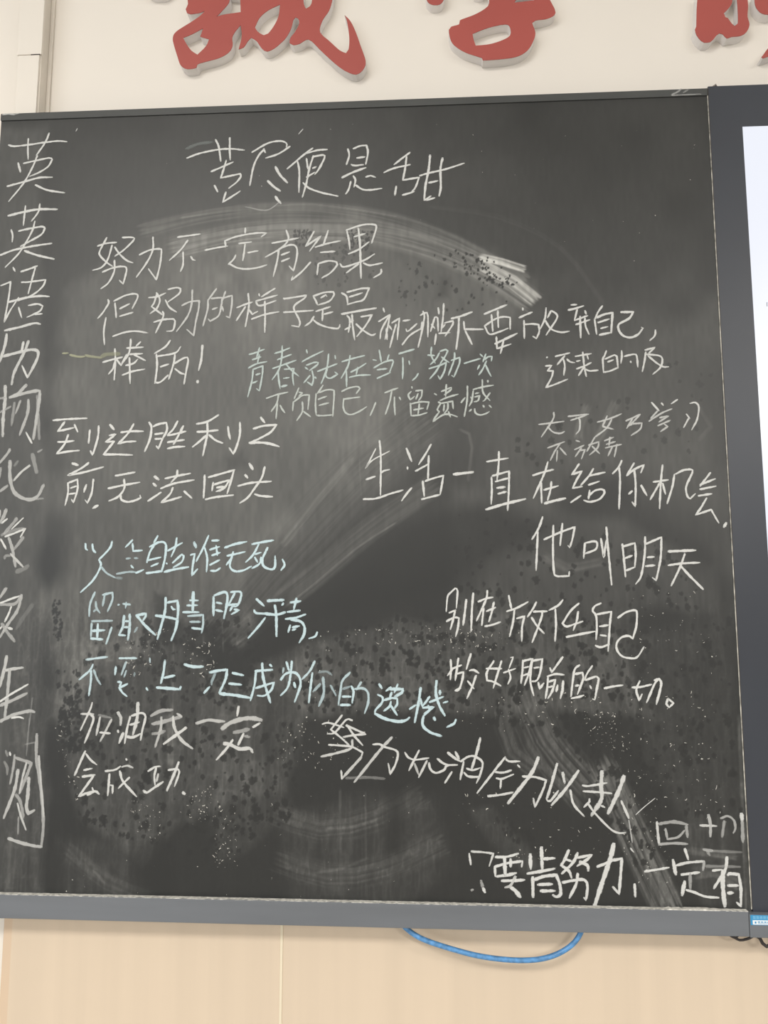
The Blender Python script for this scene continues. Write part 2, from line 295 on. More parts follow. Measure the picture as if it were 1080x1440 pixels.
 ('white', '''3.6/0.9:-671,20116 -653,20053;3.6/0.9:-742,19898 -569,20006 -601,19806 -644,19606;3.6/0.9:-591,19973 -698,19763 -720,19618;3.6/0.9:-580,19828 -537,19760;3.6/0.9:-537,19871 -418,19947 -440,19758 -451,19602;3.6/0.9:-472,19848 -515,19692 -569,19471;3.6/0.9:-623,19784 -612,19605
|3.6/0.9:-364,19901 -257,19915;3.6/0.9:-317,19766 -300,19728 -257,19754 -149,19852;3.6/0.9:-376,19518 -257,19665 -85,19773
|3.6/0.9:-95,19985 -20,20022 23,19983 21,19637;3.6/0.9:-52,20051 -31,19950 -75,19706 -130,19474;3.6/0.9:-63,19884 -86,19751;3.6/0.9:64,19725 130,19947 173,19935 182,19723;3.6/0.9:76,19836 129,19769;3.6/0.9:185,20102 195,20001;3.6/0.9:271,20168 258,19944 224,19700;3.6/0.9:149,19679 127,19513;3.6/0.9:192,19689 363,19697;3.6/0.9:279,19855 408,19885 407,19830 288,19643;3.6/0.9:236,19766 290,19832
|4.4/0.9:387,19924 537,19961 708,20024;4/0.9:504,19939 491,19695 456,19430
|4/0.9:578,19871 587,19748 874,19742;4/0.9:598,19726 701,19503
|4.2/0.9:895,19986 1049,20050 1242,20128;3.6/0.9:1005,19973 1022,19706;3.6/0.9:1102,20038 1108,19766;3.6/0.9:896,19797 1047,19894 1175,19936 1291,19922 1288,19734;3.6/0.9:896,19797 969,19663 1107,19693 1256,19750;4.5/0.9:1051,19507 1189,19570 1392,19666;3.6/0.9:1074,19617 1081,19429 1294,19498;3.6/0.9:1190,19581 1133,19351
|3.6/0.9:1485,20071 1490,20037;4.2/0.9:1429,19916 1525,19959 1631,20001;3.6/0.9:1502,19870 1502,19583;3.6/0.9:1500,19804 1617,19813 1722,19800 1730,19689 1685,19580 1633,19614;3.6/0.9:1844,20063 1819,19886 1741,19722;3.6/0.9:1917,20017 1861,19907;3.6/0.9:1927,20017 2000,19960 1998,19882 1834,19632;3.6/0.9:1818,19875 1909,19729 2055,19671 2185,19684
|3.6/0.9:2224,20103 2309,20108;4.2/0.9:2180,20022 2275,20042 2413,20084;3.6/0.9:2317,20030 2270,19854;3.6/0.9:2432,20006 2451,19950;3.6/0.9:2270,19854 2471,19927;3.6/0.9:2289,19788 2501,19861;4.2/0.9:2356,19919 2356,19578;3.6/0.9:2428,19895 2435,19763 2483,19630
|3.6/0.9:2700,20077 2630,19979 2573,19848;3.6/0.9:2574,19870 2598,19628;4.5/0.9:2606,19892 2733,19944 2849,19964 2817,19645;4.2/0.9:2625,19814 2793,19866;3.6/0.9:2663,19719 2768,19745;4.5/0.9:2639,19616 2807,19650
|4.4/0.9:2975,19972 3162,19972 3096,19870 2936,19775 2943,19665 3013,19587 3116,19569 3221,19615 3298,19712 3277,19724;3.6/0.9:3483,19676 3469,19589 3393,19514'''),
 ('white', '''3.6/0.88:1835,19281 1839,19270;3.6/0.88:1811,19139 1905,19149 1841,19063 1924,19061 1901,18964 1813,18803 1960,18855 2139,18928;3.6/0.88:1965,19289 2182,19340;3.6/0.88:2108,19298 1989,19158;3.6/0.88:2085,19244 2103,19134 2083,18993;3.6/0.88:2138,19243 2188,19198 2251,19186
|3.6/0.88:2264,19284 2505,19323;3.6/0.88:2380,19347 2395,19129 2421,18966;3.6/0.88:2283,19207 2335,19217;3.6/0.88:2442,19303 2460,19237;3.6/0.88:2279,19088 2395,19129 2500,19182;3.6/0.88:2394,19119 2307,18983;3.6/0.88:2404,19086 2475,19052 2600,19061
|3.6/0.88:2735,19363 2701,19276 2678,19233 2682,19027;3.6/0.88:2710,19233 2857,19295 2887,19273 2901,19088;3.6/0.88:2750,19188 2834,19219;3.6/0.88:2682,19027 2786,19047 2902,19099
|3.6/0.88:2963,19359 2964,19271 2945,19163;3.6/0.88:3001,19271 3147,19301 3187,19267 3197,19098;3.6/0.88:3091,19193 3097,19171
|3.6/0.88:3315,19363 3461,19404 3364,19308;3.6/0.88:3324,19330 3297,19179 3260,19028;3.6/0.88:3343,19297 3517,19272 3567,19217 3530,19088 3413,18982;3.6/0.88:3353,19275 3472,19165 3572,19098 3654,19097'''),
 ('white', '''3.3/0.7:1688,18231 1875,18250 2067,18275;3.3/0.7:1919,18415 1903,18305 1724,18038;3.3/0.7:1821,18196 1898,18113 2004,18089 2071,18116
|3.3/0.7:2131,18349 2437,18380;3.3/0.7:2250,18328 2302,18300 2297,18149 2242,18076;3.3/0.7:2169,18288 2410,18367
|3.3/0.7:2565,18255 2752,18307 2926,18379;3.3/0.7:2714,18349 2643,18199 2707,18157;3.3/0.7:2778,18293 2694,18158 2518,18023;3.3/0.7:2642,18186 2799,18143
|3.3/0.7:2988,18269 3095,18317 3202,18370;3.3/0.7:3095,18317 2997,18154;3.3/0.7:3202,18365 3065,18221 3223,18233 3193,18138 3059,18044;3.3/0.7:3012,18195 3092,18221
|4/0.9:3381,18546 3481,18421;3.3/0.9:3525,18536 3550,18502;3.3/0.9:3763,18587 3669,18523;3.3/0.7:3467,18421 3357,18300;3.3/0.7:3330,18259 3518,18379 3678,18446;3.3/0.7:3489,18311 3621,18337 3473,18243;3.3/0.7:3458,18189 3644,18269;3.3/0.7:3551,18215 3601,18174 3493,18099
|3.3/0.85:3944,18524 4023,18537 4072,18468 4037,18277 3951,18120;3.3/0.85:3884,18361 3933,18292;3.3/0.85:3921,18306 3835,18157'''),
 ('white', '''3.2/0.65:1813,17867 2067,17960;3.2/0.65:2000,17934 1917,17812 1848,17676;3.2/0.65:1957,17825 1940,17662;3.2/0.65:1998,17865 2088,17756
|3.2/0.65:2239,17977 2292,17958;3.2/0.65:2214,17836 2356,17902;3.2/0.65:2315,17862 2219,17727;3.2/0.65:2288,17821 2367,17834 2310,17694;3.2/0.65:2518,18023 2393,17807;3.2/0.65:2422,17902 2577,17954 2552,17859 2431,17752;3.2/0.65:2474,17887 2581,17772
|3.2/0.65:2661,17967 2795,18020;3.2/0.65:2686,17912 2819,17952;3.2/0.65:2742,18021 2724,17885;3.2/0.65:2671,17858 2909,17910;3.2/0.65:2777,17884 2706,17736;3.2/0.65:2844,17911 2798,17721'''),
 ('white', '''4/0.97:-5868,18391 -5658,18407 -5325,18418;4.3/0.97:-5679,18366 -5782,18215 -5527,18269;4.3/0.97:-5520,18316 -5461,18202;4.3/0.97:-5773,18044 -5639,18046 -5516,18060;4.3/0.97:-5611,18156 -5666,18005 -5778,17859 -5593,17891 -5423,17904;4.3/0.97:-5268,18228 -5277,18020;4.3/0.97:-5129,18292 -5131,18131 -5178,17924 -5207,17831 -5243,17897
|5/0.97:-4949,18309 -4880,18232;4.3/0.97:-4951,18139 -4848,18156 -5003,18036 -4871,18043 -5032,17835 -4834,17836 -4570,17824;4.3/0.97:-4770,18187 -4604,18201 -4415,18198;4.3/0.97:-4571,18317 -4659,18164 -4803,18005 -4691,18032 -4526,18040
|4.6/0.97:-4327,18339 -4286,18253 -4307,18065 -4380,17878;4.3/0.97:-4258,18272 -4175,18309 -4053,18330 -4040,18213 -4109,18063 -4164,17923 -4199,17961;4.3/0.97:-4225,18149 -4094,18166;4.3/0.97:-4222,18074 -4100,18078;4.3/0.97:-3876,18352 -3937,18230 -4028,18137;4.3/0.97:-4027,18128 -3925,18145 -3739,18190;4.3/0.97:-3783,18275 -3849,18135 -3929,17986;4.3/0.97:-4023,18021 -3763,18055;4.3/0.97:-4020,17921 -3899,17944 -3750,17950
|4.3/0.97:-3574,18305 -3407,18340 -3232,18443;4.3/0.97:-3561,18179 -3402,18186 -3235,18203;4.3/0.97:-3406,18318 -3401,18148 -3433,17962 -3462,17803;4.3/0.97:-3410,18130 -3510,18037 -3628,17941;4.3/0.97:-3373,18129 -3268,18044 -3155,17996;4.3/0.97:-3078,18257 -3066,18163 -3041,18060;4.3/0.97:-2894,18320 -2889,18142 -2931,17956 -2984,17826 -3051,17920
|4.3/0.97:-2570,18397 -2504,18310;4.3/0.97:-2681,18218 -2530,18260 -2318,18276 -2417,18155 -2600,18055 -2738,17995;5/0.97:-2738,17995 -2562,17999 -2414,17978 -2275,17934'''),
 ('white', '''5/0.95:-5526,17702 -5430,17673;4.2/0.95:-5262,17709 -5371,17626 -5583,17512 -5330,17560 -5023,17641;3.8/0.95:-5577,17394 -5568,17236 -5605,17041;3.8/0.95:-5571,17394 -5428,17449 -5420,17291 -5472,17087 -5507,17133;3.4/0.95:-5535,17310 -5433,17346;3.4/0.95:-5549,17217 -5436,17235;4/0.95:-5283,17364 -5315,17249;4/0.95:-5174,17447 -5192,17233 -5250,17076 -5290,17123;4.8/0.95:-5083,17038 -5161,16996
|4.2/0.95:-4828,17500 -4670,17526 -4521,17553;4.2/0.95:-4932,17302 -4700,17350 -4439,17394;4.2/0.95:-4689,17443 -4679,17303 -4767,17174 -4914,17105;4.2/0.95:-4731,17211 -4718,17128 -4614,17090 -4484,17117 -4415,17153 -4427,17190
|5.5/0.95:-4209,17485 -4142,17433;5.5/0.95:-4224,17374 -4179,17333;4.2/0.95:-4098,17234 -4297,17101;4.2/0.95:-4040,17450 -3846,17491 -3646,17527;4.2/0.95:-3853,17578 -3864,17482 -3945,17390;4.2/0.95:-4103,17295 -3898,17371 -3588,17424;4.2/0.95:-3914,17307 -3957,17205 -4088,17077 -3945,17113 -3776,17164;4.2/0.95:-3736,17250 -3612,17139
|4.2/0.95:-3423,17497 -3423,17330 -3431,17146;4.2/0.95:-3363,17463 -3179,17513 -2955,17576;4.2/0.95:-2968,17567 -3010,17401 -3064,17208;4.2/0.95:-3399,17119 -3243,17154 -2967,17184;4.2/0.95:-3286,17385 -3301,17256;4.2/0.95:-3276,17348 -3157,17384 -3029,17419;4.2/0.95:-3032,17416 -3118,17291 -3236,17241;4.2/0.95:-3229,17301 -3118,17319 -3181,17246
|5/0.95:-2730,17672 -2673,17579;5/0.95:-2791,17495 -2753,17450;4.2/0.95:-2901,17323 -2696,17371 -2384,17392;4.2/0.95:-2490,17618 -2532,17452 -2639,17288 -2746,17142 -2863,17060;4.2/0.95:-2637,17196 -2545,17168 -2362,17154'''),
 ('white', '''2.8/0.93:-784,17883 -875,17700 -942,17579 -839,17700 -573,17844;3.8/0.93:-726,18011 -706,17735 -710,17164;3.8/0.93:-706,17503 -658,17540 -573,17558;3.8/0.93:-927,17408 -790,17455;3.8/0.93:-969,17105 -777,17116 -561,17187 -370,17241
|4.4/0.93:-315,17883 -237,17682;3.8/0.93:-302,17597 -297,17561;3.8/0.93:-238,17274 -322,17173 -389,17077;3.8/0.93:60,17943 -20,17802 -129,17632;3.8/0.93:-177,17530 27,17643;3.8/0.93:23,17765 9,17400;4.2/0.93:-70,17376 -48,17147;3.8/0.93:-34,17376 109,17423 248,17459;3.8/0.93:241,17446 191,17169;3.8/0.93:-88,17099 191,17169
|5.2/0.93:396,17477 693,17508
|3.8/0.93:897,17666 1218,17716;3.8/0.93:1083,17819 1075,17621 1047,17379;3.8/0.93:977,17447 1227,17518;3.8/0.93:965,17428 967,17235 954,17020;3.8/0.93:1231,17522 1221,17234 1197,16923;3.8/0.93:1023,17360 1225,17414;4.8/0.93:1045,17264 1163,17277;4.4/0.93:1060,17175 1178,17205;5/0.93:875,16937 1147,17018 1465,17093
|3.8/0.93:1582,17449 1733,17497 1893,17537;3.8/0.93:1811,17653 1750,17469 1583,17102;3.8/0.93:1703,17344 1704,17030;3.8/0.93:1741,17227 1956,17288;3.8/0.93:1856,17351 1841,17235 1793,17074;5/0.93:1748,17024 1898,17064 2056,17099
|3.8/0.93:2273,17618 2163,17457 2313,17509 2240,17393 2166,17250 2307,17276;3.8/0.93:2133,17036 2285,17138;3.8/0.93:2481,17544 2416,17437 2290,17294;3.8/0.93:2416,17437 2654,17488;3.8/0.93:2403,17298 2562,17351;3.8/0.93:2418,17216 2397,17088;3.8/0.93:2407,17141 2497,17212 2602,17229 2635,17184 2562,17086 2422,17043 2326,17067
|3.8/0.93:2906,17663 2852,17559 2763,17465;3.8/0.93:2862,17558 2869,17370 2839,16933;3.8/0.93:3084,17623 2969,17432;3.8/0.93:2969,17432 3084,17525 3229,17597 3178,17476;3.8/0.93:3084,17525 3095,17285 3077,16973 3035,17036;3.8/0.93:3041,17202 2989,17156;4.6/0.93:3176,17284 3251,17134
|3.8/0.93:3502,17590 3469,17365 3430,16934;3.8/0.93:3354,17335 3573,17364;3.8/0.93:3451,17323 3299,17071;3.8/0.93:3491,17313 3524,17152;3.8/0.93:3668,17447 3629,17260 3542,17007;3.8/0.93:3688,17451 3802,17508 3913,17517 3931,17475 3830,17258 3844,17113 3883,17082 3956,17153
|3.8/0.93:4192,17467 4032,17267;3.8/0.93:4033,17287 4257,17375;3.8/0.93:4029,17219 4262,17265;3.8/0.93:4001,17122 4196,17152;3.8/0.93:4119,17090 4037,16957 3951,16840 4175,16915 4274,16719;4.6/0.93:4384,16719 4344,16654'''),
 ('white', '''3.9/0.93:1713,16821 1652,16656 1548,16484;3.9/0.93:1637,16603 1617,16311 1598,16027;3.9/0.93:1726,16483 1964,16588 2180,16667 2144,16495 2101,16363 2076,16389;3.9/0.93:2002,16721 1959,16395;3.9/0.93:1868,16695 1853,16337 1858,16021 1895,15942 2077,15942 2084,16008
|3.9/0.93:2324,16428 2297,16204;3.9/0.93:2330,16428 2455,16454 2501,16427 2477,16335 2320,16270;3.9/0.93:2560,16493 2590,16216 2637,16466;3.9/0.93:2644,16664 2659,16334 2692,15811
|3.9/0.93:2868,16413 2885,16150 2897,15928;3.9/0.93:2867,16373 3050,16425 3056,16254 3036,16071;3.9/0.93:2899,16202 3004,16241;3.9/0.93:2906,16019 3036,16071;3.9/0.93:3203,16517 3185,16254 3121,15941 3040,15824;3.9/0.93:3209,16411 3439,16510 3414,16201 3336,15876 3286,15915;3.9/0.93:3222,16215 3320,16222;3.9/0.93:3191,16084 3325,16097
|4.8/0.93:3528,16300 3923,16317;3.9/0.93:3519,16096 3705,16122 3973,16135;3.9/0.93:3767,16265 3689,16070 3550,15798;4.4/0.93:3691,16096 3824,15940 4005,15746'''),
 ('cyan', '''4/0.9:-5252,16449 -5241,16364 -5214,16349;4.6/0.9:-5142,16438 -5127,16353 -5086,16311
|4/0.9:-4834,16484 -4868,16374 -5033,16194;4/0.9:-5022,16194 -4996,16098 -5105,15888 -5290,15703;4/0.6:-4996,16098 -4894,15993 -4761,15925;5/0.25:-4761,15925 -4653,15913
|4/0.9:-4516,16500 -4620,16390;4/0.9:-4514,16447 -4498,16330 -4358,16340;4/0.6:-4601,16214 -4537,16220;4/0.5:-4472,16224 -4418,16220;4/0.9:-4521,16108 -4487,16072;4/0.55:-4742,15982 -4550,16013 -4420,16003;4/0.9:-4441,15996 -4325,16045
|4/0.9:-4123,16562 -4180,16456;4/0.9:-4178,16414 -4239,16308 -4276,16156;4.4/0.9:-4242,16393 -4094,16466 -3996,16434 -3999,16223 -4045,16013;4/0.9:-4245,16192 -4064,16234;4/0.9:-4209,16097 -4099,16143;4.6/0.9:-4280,15992 -4034,16023
|4/0.9:-3827,16529 -3844,16391 -3903,16244;4/0.9:-3960,16333 -3739,16454;4/0.9:-3878,16149 -3743,16275 -3711,16254 -3739,16159 -3865,16079;4/0.9:-3975,16143 -3963,16134;4.6/0.9:-4002,16012 -3821,16054 -3630,16085
|5/0.8:-3557,16464 -3522,16380;4/0.9:-3604,16268 -3540,16285 -3566,16096 -3573,15959 -3490,16054;4/0.9:-3335,16563 -3405,16390 -3515,16169;4/0.9:-3394,16390 -3346,16221 -3351,16012;4.4/0.9:-3281,16484 -3174,16490;4/0.9:-3309,16347 -3161,16393;4/0.9:-3214,16410 -3189,16263;4/0.9:-3274,16259 -3148,16305;4.4/0.9:-3302,16116 -3155,16189;4.4/0.9:-3289,16028 -3204,16028 -3141,16070
|4.6/0.9:-3079,16378 -2927,16430 -2747,16468;4/0.9:-3040,16252 -2902,16283 -2765,16314;4/0.9:-2946,16315 -2975,16220 -3047,16116;4/0.9:-2965,16252 -2993,16095 -2917,16021 -2790,16032 -2665,16094
|4.6/0.9:-2661,16429 -2503,16460 -2334,16487;4/0.9:-2555,16429 -2647,16261 -2751,16157;4/0.9:-2626,16272 -2521,16303;4/0.9:-2615,16230 -2571,16156;4/0.9:-2519,16230 -2539,16135 -2653,16063;4.6/0.9:-2421,16376 -2498,16198 -2474,16094 -2368,16048 -2305,16083 -2304,16250;4/0.9:-2191,16197 -2158,16114 -2210,16035'''),
 ('cyan', '''4.2/0.7:-5064,15706 -5131,15528 -5139,15340;4.2/0.6:-5046,15560 -5031,15466 -4974,15393;4.2/0.7:-4943,15664 -4794,15700 -4789,15591 -4857,15414;4.2/0.6:-4911,15664 -4936,15497;4.2/0.5:-5071,15413 -5041,15445;4.2/0.6:-5097,15268 -4775,15275;4.2/0.75:-4781,15175 -4856,14927;4.2/0.7:-5095,15237 -5096,15029;5/0.85:-4998,15226 -4998,15009;5/0.85:-5079,15122 -4887,15133;5/0.85:-5095,15009 -4912,14993
|4.2/0.7:-4700,15512 -4679,15518;4.2/0.7:-4626,15529 -4507,15518;4.2/0.7:-4573,15549 -4580,15466;5/0.8:-4597,15352 -4611,15196 -4659,15072;5/0.8:-4512,15373 -4505,15196 -4524,14990;4.2/0.8:-4582,15269 -4508,15269;4.2/0.8:-4600,15176 -4514,15180;4.2/0.85:-4669,15062 -4563,15056;5/0.85:-4415,15352 -4267,15383 -4265,15342 -4305,15280;5/0.85:-4404,15352 -4259,15197 -4105,15063;4.2/0.4:-4386,15176 -4426,15104
|5/0.85:-3966,15623 -3970,15425 -4016,15218 -4071,15002;5/0.85:-3932,15550 -3784,15575 -3768,15426 -3791,15178 -3859,14982;4.2/0.85:-3876,15488 -3843,15446 -3811,15446;5/0.85:-4112,15353 -3945,15332 -3774,15297
|6/0.85:-3543,15706 -3545,15416;4.2/0.85:-3593,15581 -3465,15581;4.2/0.85:-3633,15504 -3474,15509;4.2/0.85:-3693,15405 -3449,15405;4.2/0.7:-3617,15347 -3384,15364 -3380,15220 -3398,15096;4.2/0.6:-3582,15261 -3424,15261;4.2/0.85:-3548,15168 -3399,15154
|5/0.85:-3232,15633 -3224,15354;5/0.85:-3222,15654 -3075,15706 -3021,15665 -3028,15509 -3065,15313;4.2/0.85:-3187,15550 -3102,15534;4.2/0.85:-3195,15437 -3089,15416;4.2/0.85:-2970,15706 -2832,15712 -2810,15654 -2859,15509 -2943,15489;4.2/0.85:-2906,15696 -2996,15520;4.2/0.85:-3017,15509 -2839,15530;4.2/0.85:-2943,15489 -2973,15427;4.2/0.85:-2910,15447 -2836,15437 -2951,15375
|4.6/0.85:-2577,15603 -2459,15499;4.6/0.85:-2605,15437 -2583,15396 -2446,15382;4.2/0.85:-2435,15325 -2557,15170 -2690,15021;5.5/0.85:-2408,15576 -2163,15588;4.2/0.85:-2167,15541 -2187,15510;5/0.85:-2296,15510 -2272,15366 -2262,15049;5/0.85:-2457,15386 -2268,15370 -2133,15407
|4.6/0.85:-2062,15551 -1906,15572;4.6/0.85:-1969,15613 -2008,15448;4.6/0.85:-2102,15411 -1914,15432;4.2/0.85:-2131,15305 -1975,15325 -1830,15377;5/0.85:-2048,15295 -1912,15274 -1848,15203 -1847,15081 -1918,14958;4.2/0.85:-2057,15213 -2086,15110;4.2/0.85:-2025,15182 -1921,15203;4.2/0.85:-2024,15141 -1973,15158;4.2/0.85:-1650,15112 -1680,15051 -1773,15020'''),
 ('cyan', '''4.2/0.8:-5154,14693 -4985,14715 -4826,14736;4.2/0.8:-5044,14622 -5093,14530 -5246,14396;4.2/0.8:-5072,14540 -5065,14387 -5086,14163;4.2/0.6:-5030,14540 -4970,14408 -4913,14327
|4.2/0.8:-4644,14716 -4378,14718;4.2/0.85:-4691,14593 -4697,14471;4.2/0.6:-4535,14666 -4601,14471;4.2/0.6:-4530,14533 -4557,14441;4.2/0.85:-4650,14369 -4596,14359 -4625,14288;4.2/0.85:-4500,14340 -4625,14278 -4569,14207 -4503,14157;4.2/0.3:-4401,14503 -4403,14452
|4.6/0.85:-3943,14689 -3958,14516 -3994,14349;4.6/0.85:-3944,14431 -3788,14466;5.5/0.85:-4055,14288 -3886,14277 -3697,14264;4.2/0.85:-3688,14305 -3707,14258;4.2/0.7:-4177,14719 -4170,14657;4.2/0.9:-4213,14281 -4190,14246
|5.5/0.85:-3646,14629 -3508,14596 -3362,14600;5/0.85:-3260,14513 -3125,14542 -2996,14555 -3017,14417 -3106,14215;5/0.45:-3176,14497 -3225,14375 -3224,14335;4.2/0.85:-3335,14213 -3254,14305
|4.6/0.85:-2915,14509 -2748,14475;4.6/0.85:-2963,14353 -2776,14338;5.5/0.85:-3095,14205 -2886,14186 -2636,14148
|4.6/0.85:-2572,14537 -2313,14559;4.2/0.85:-2562,14531 -2578,14339 -2635,14108;5/0.85:-2471,14653 -2445,14421 -2335,14080;4.2/0.85:-2556,14289 -2412,14336 -2289,14371 -2328,14261 -2430,14180 -2533,14183;4.2/0.85:-2356,14633 -2324,14607
|4.2/0.85:-2107,14675 -2064,14544;4.2/0.6:-2147,14584 -2157,14513;4.2/0.85:-2025,14686 -2042,14484 -2081,14303 -2182,14186;4.6/0.85:-2186,14412 -2125,14493 -2022,14524 -1929,14484 -1891,14344 -1974,14093;4.6/0.85:-1989,14373 -1967,14303
|4.2/0.8:-1683,14687 -1754,14546 -1866,14424;4.2/0.85:-1716,14516 -1741,14305 -1764,14085;4.2/0.3:-1620,14526 -1507,14537 -1424,14487;5/0.6:-1557,14456 -1544,14226 -1614,14036;5/0.5:-1597,14356 -1699,14245;4.2/0.5:-1443,14337 -1360,14188
|4.2/0.7:-1156,14526 -1268,14405 -1297,14245 -1326,14056;4.2/0.4:-1267,14285 -1144,14326;4.2/0.85:-1134,14326 -1103,14247 -1122,14087;4.6/0.85:-1266,14176 -1143,14177;5/0.85:-1296,14056 -1153,14057;4.2/0.7:-991,14387 -1062,14277;4.2/0.7:-1083,14287 -960,14297 -888,14228 -888,14089 -938,13940
|4.8/0.85:-726,14359 -685,14299;4.2/0.85:-746,14209 -675,14170 -685,14091 -776,13991 -786,13941;5.5/0.85:-786,13935 -634,13864 -452,13826 -330,13847 -280,13887;4.2/0.85:-553,14320 -624,14260;4.2/0.85:-451,14361 -502,14241;5.5/0.85:-573,14290 -380,14291 -390,14242 -492,14181;4.2/0.85:-542,14241 -573,14151;4.2/0.85:-654,14131 -532,14161 -461,14152 -461,14073 -502,14013;4.2/0.85:-553,14112 -573,14042 -654,13976;4.2/0.85:-553,14052 -462,13918
|4.8/0.85:-116,14313 -148,14095 -205,13818;4.2/0.85:-279,14005 -188,14065;4.2/0.85:14,14185 -67,14076 -97,14046 -117,14154;5/0.85:117,14414 106,14235 155,14058 234,13917;4.2/0.85:14,14106 216,14187;4.2/0.85:-87,14026 74,14037 -68,13938;4.2/0.85:-7,14057 13,13997 -78,13908;5/0.85:-78,13908 -89,13780 11,13683 181,13626;5/0.85:73,13890 93,13851;4.2/0.85:276,14118 215,14098;4.8/0.85:166,14275 166,14216;4.2/0.85:394,13863 363,13804 263,13754'''),
 ('white', '''3/0.95:314,15681 287,15629 267,15419;3.4/0.95:296,15664 402,15760 437,15725 417,15472;3.8/0.95:311,15402 407,15440;3.8/0.95:399,15437 362,15280 326,15159;3.8/0.95:271,15277 389,15333 453,15324 440,15194 403,15056;4.2/0.95:566,15594 541,15402 515,15220;4/0.95:669,15690 647,15455 630,15134
|3.8/0.95:741,15563 855,15611 956,15629;3.8/0.95:877,15730 854,15594 711,15285;3.8/0.95:818,15472 788,15221;3.8/0.95:861,15424 992,15481;3.8/0.95:971,15559 939,15420 893,15273;3.8/0.95:835,15204 953,15230 1061,15268
|3.8/0.95:1190,15655 1226,15455;3.8/0.95:1156,15424 1304,15473 1471,15563;3.8/0.95:1269,15455 1248,15282 1192,15058;3.8/0.95:1301,15320 1414,15352 1376,15196 1367,14990;3.8/0.95:1592,15560 1546,15473 1457,15343;4.2/0.95:1545,15421 1744,15425;3.8/0.95:1675,15421 1655,15318 1518,14974;3.8/0.95:1517,15335 1592,15214 1693,15103
|3.8/0.95:1979,15592 1907,15511 1774,15440;3.8/0.95:1865,15460 1869,15229 1849,14993;3.8/0.95:2209,15541 2085,15430 1964,15249 2019,15205 2140,15240 2257,15280;3.8/0.95:2195,15421 2171,15290 2117,15150;4.2/0.95:2015,15053 2216,15094 2426,15135
|3.8/0.95:2529,15542 2438,15501 2406,15431 2453,15361 2458,15191 2442,15021;3.8/0.95:2464,15381 2675,15421 2649,15251 2609,14853;3.8/0.95:2498,15207 2628,15227;3.8/0.95:2504,15081 2593,15071;3.8/0.95:2430,14931 2508,14908 2629,14952
|3.8/0.95:2765,15331 2883,15411 3014,15442 3041,15392 3025,15212 2968,15033 2910,15072 2811,15052 2738,14972 2735,14873 2801,14784 2899,14755 3017,14766 3122,14914'''),
 ('white', '''3.9/0.95:326,14720 331,14600 319,14431;3.9/0.95:361,14600 279,14490;3.9/0.95:440,14741 390,14421;3.9/0.95:351,14590 483,14641;3.9/0.95:401,14511 512,14542 491,14422 439,14283 388,14273;3.9/0.95:388,14273 469,14313;3.9/0.95:622,14805 553,14582;3.9/0.95:599,14562 664,14572 733,14527;3.9/0.95:693,14493 641,14344 558,14165;3.9/0.95:571,14413 660,14304
|3.9/0.95:957,14703 854,14543 853,14424 943,14405 1052,14347;3.9/0.95:845,14593 1066,14594;3.9/0.95:1068,14704 1015,14544 941,14316;3/0.95:1200,14754 1240,14760 1177,14605;3.2/0.95:1095,14535 1267,14595;3.2/0.95:1166,14585 1194,14466 1152,14371
|3.9/0.95:1379,14715 1366,14546 1342,14384;3.9/0.95:1379,14705 1510,14736 1466,14547 1392,14359;3.2/0.95:1387,14606 1467,14626;3.2/0.95:1375,14497 1465,14527;3.9/0.95:1520,14736 1486,14547 1482,14389 1522,14212;3.9/0.95:1509,14706 1660,14736 1625,14548 1573,14429 1493,14413;3.2/0.95:1537,14607 1617,14617
|3.9/0.95:1766,14608 1785,14549;3.9/0.95:1954,14764 1785,14539;3.9/0.95:1724,14485 1844,14520 1963,14510;3.9/0.95:1592,14400 1610,14311 1671,14390;3.9/0.95:1733,14469 1720,14331 1692,14174;3.9/0.95:1742,14410 1842,14441 1788,14273 1726,14174;3.9/0.95:1740,14332 1810,14352;4.4/0.95:1870,14362 1847,14273;4.4/0.95:1951,14422 1937,14294 1904,14176
|3.9/0.95:2194,14650 2123,14590 2088,14413 2058,14206;3.9/0.95:2121,14521 2230,14542 2238,14453 2152,14236;4.6/0.95:2126,14354 2175,14364;3.9/0.95:2061,14177 2151,14193 2240,14221;3.2/0.95:2376,14641 2299,14532 2257,14433;3.9/0.95:2277,14437 2427,14489 2461,14464 2431,14317 2396,14160 2367,14169;3.9/0.95:2333,14355 2352,14316
|3.9/0.95:2536,14321 2659,14348 2801,14368
|3.9/0.95:2934,14336 3052,14344 3210,14381;3.9/0.95:3045,14429 2991,14301 3025,14155 3071,14243;3.9/0.95:3311,14460 3249,14381 3131,14127;4.4/0.95:3252,14440 3321,14456 3347,14382 3267,14104
|3.9/0.95:3436,14187 3410,14109 3447,14061 3508,14120 3436,14183'''),
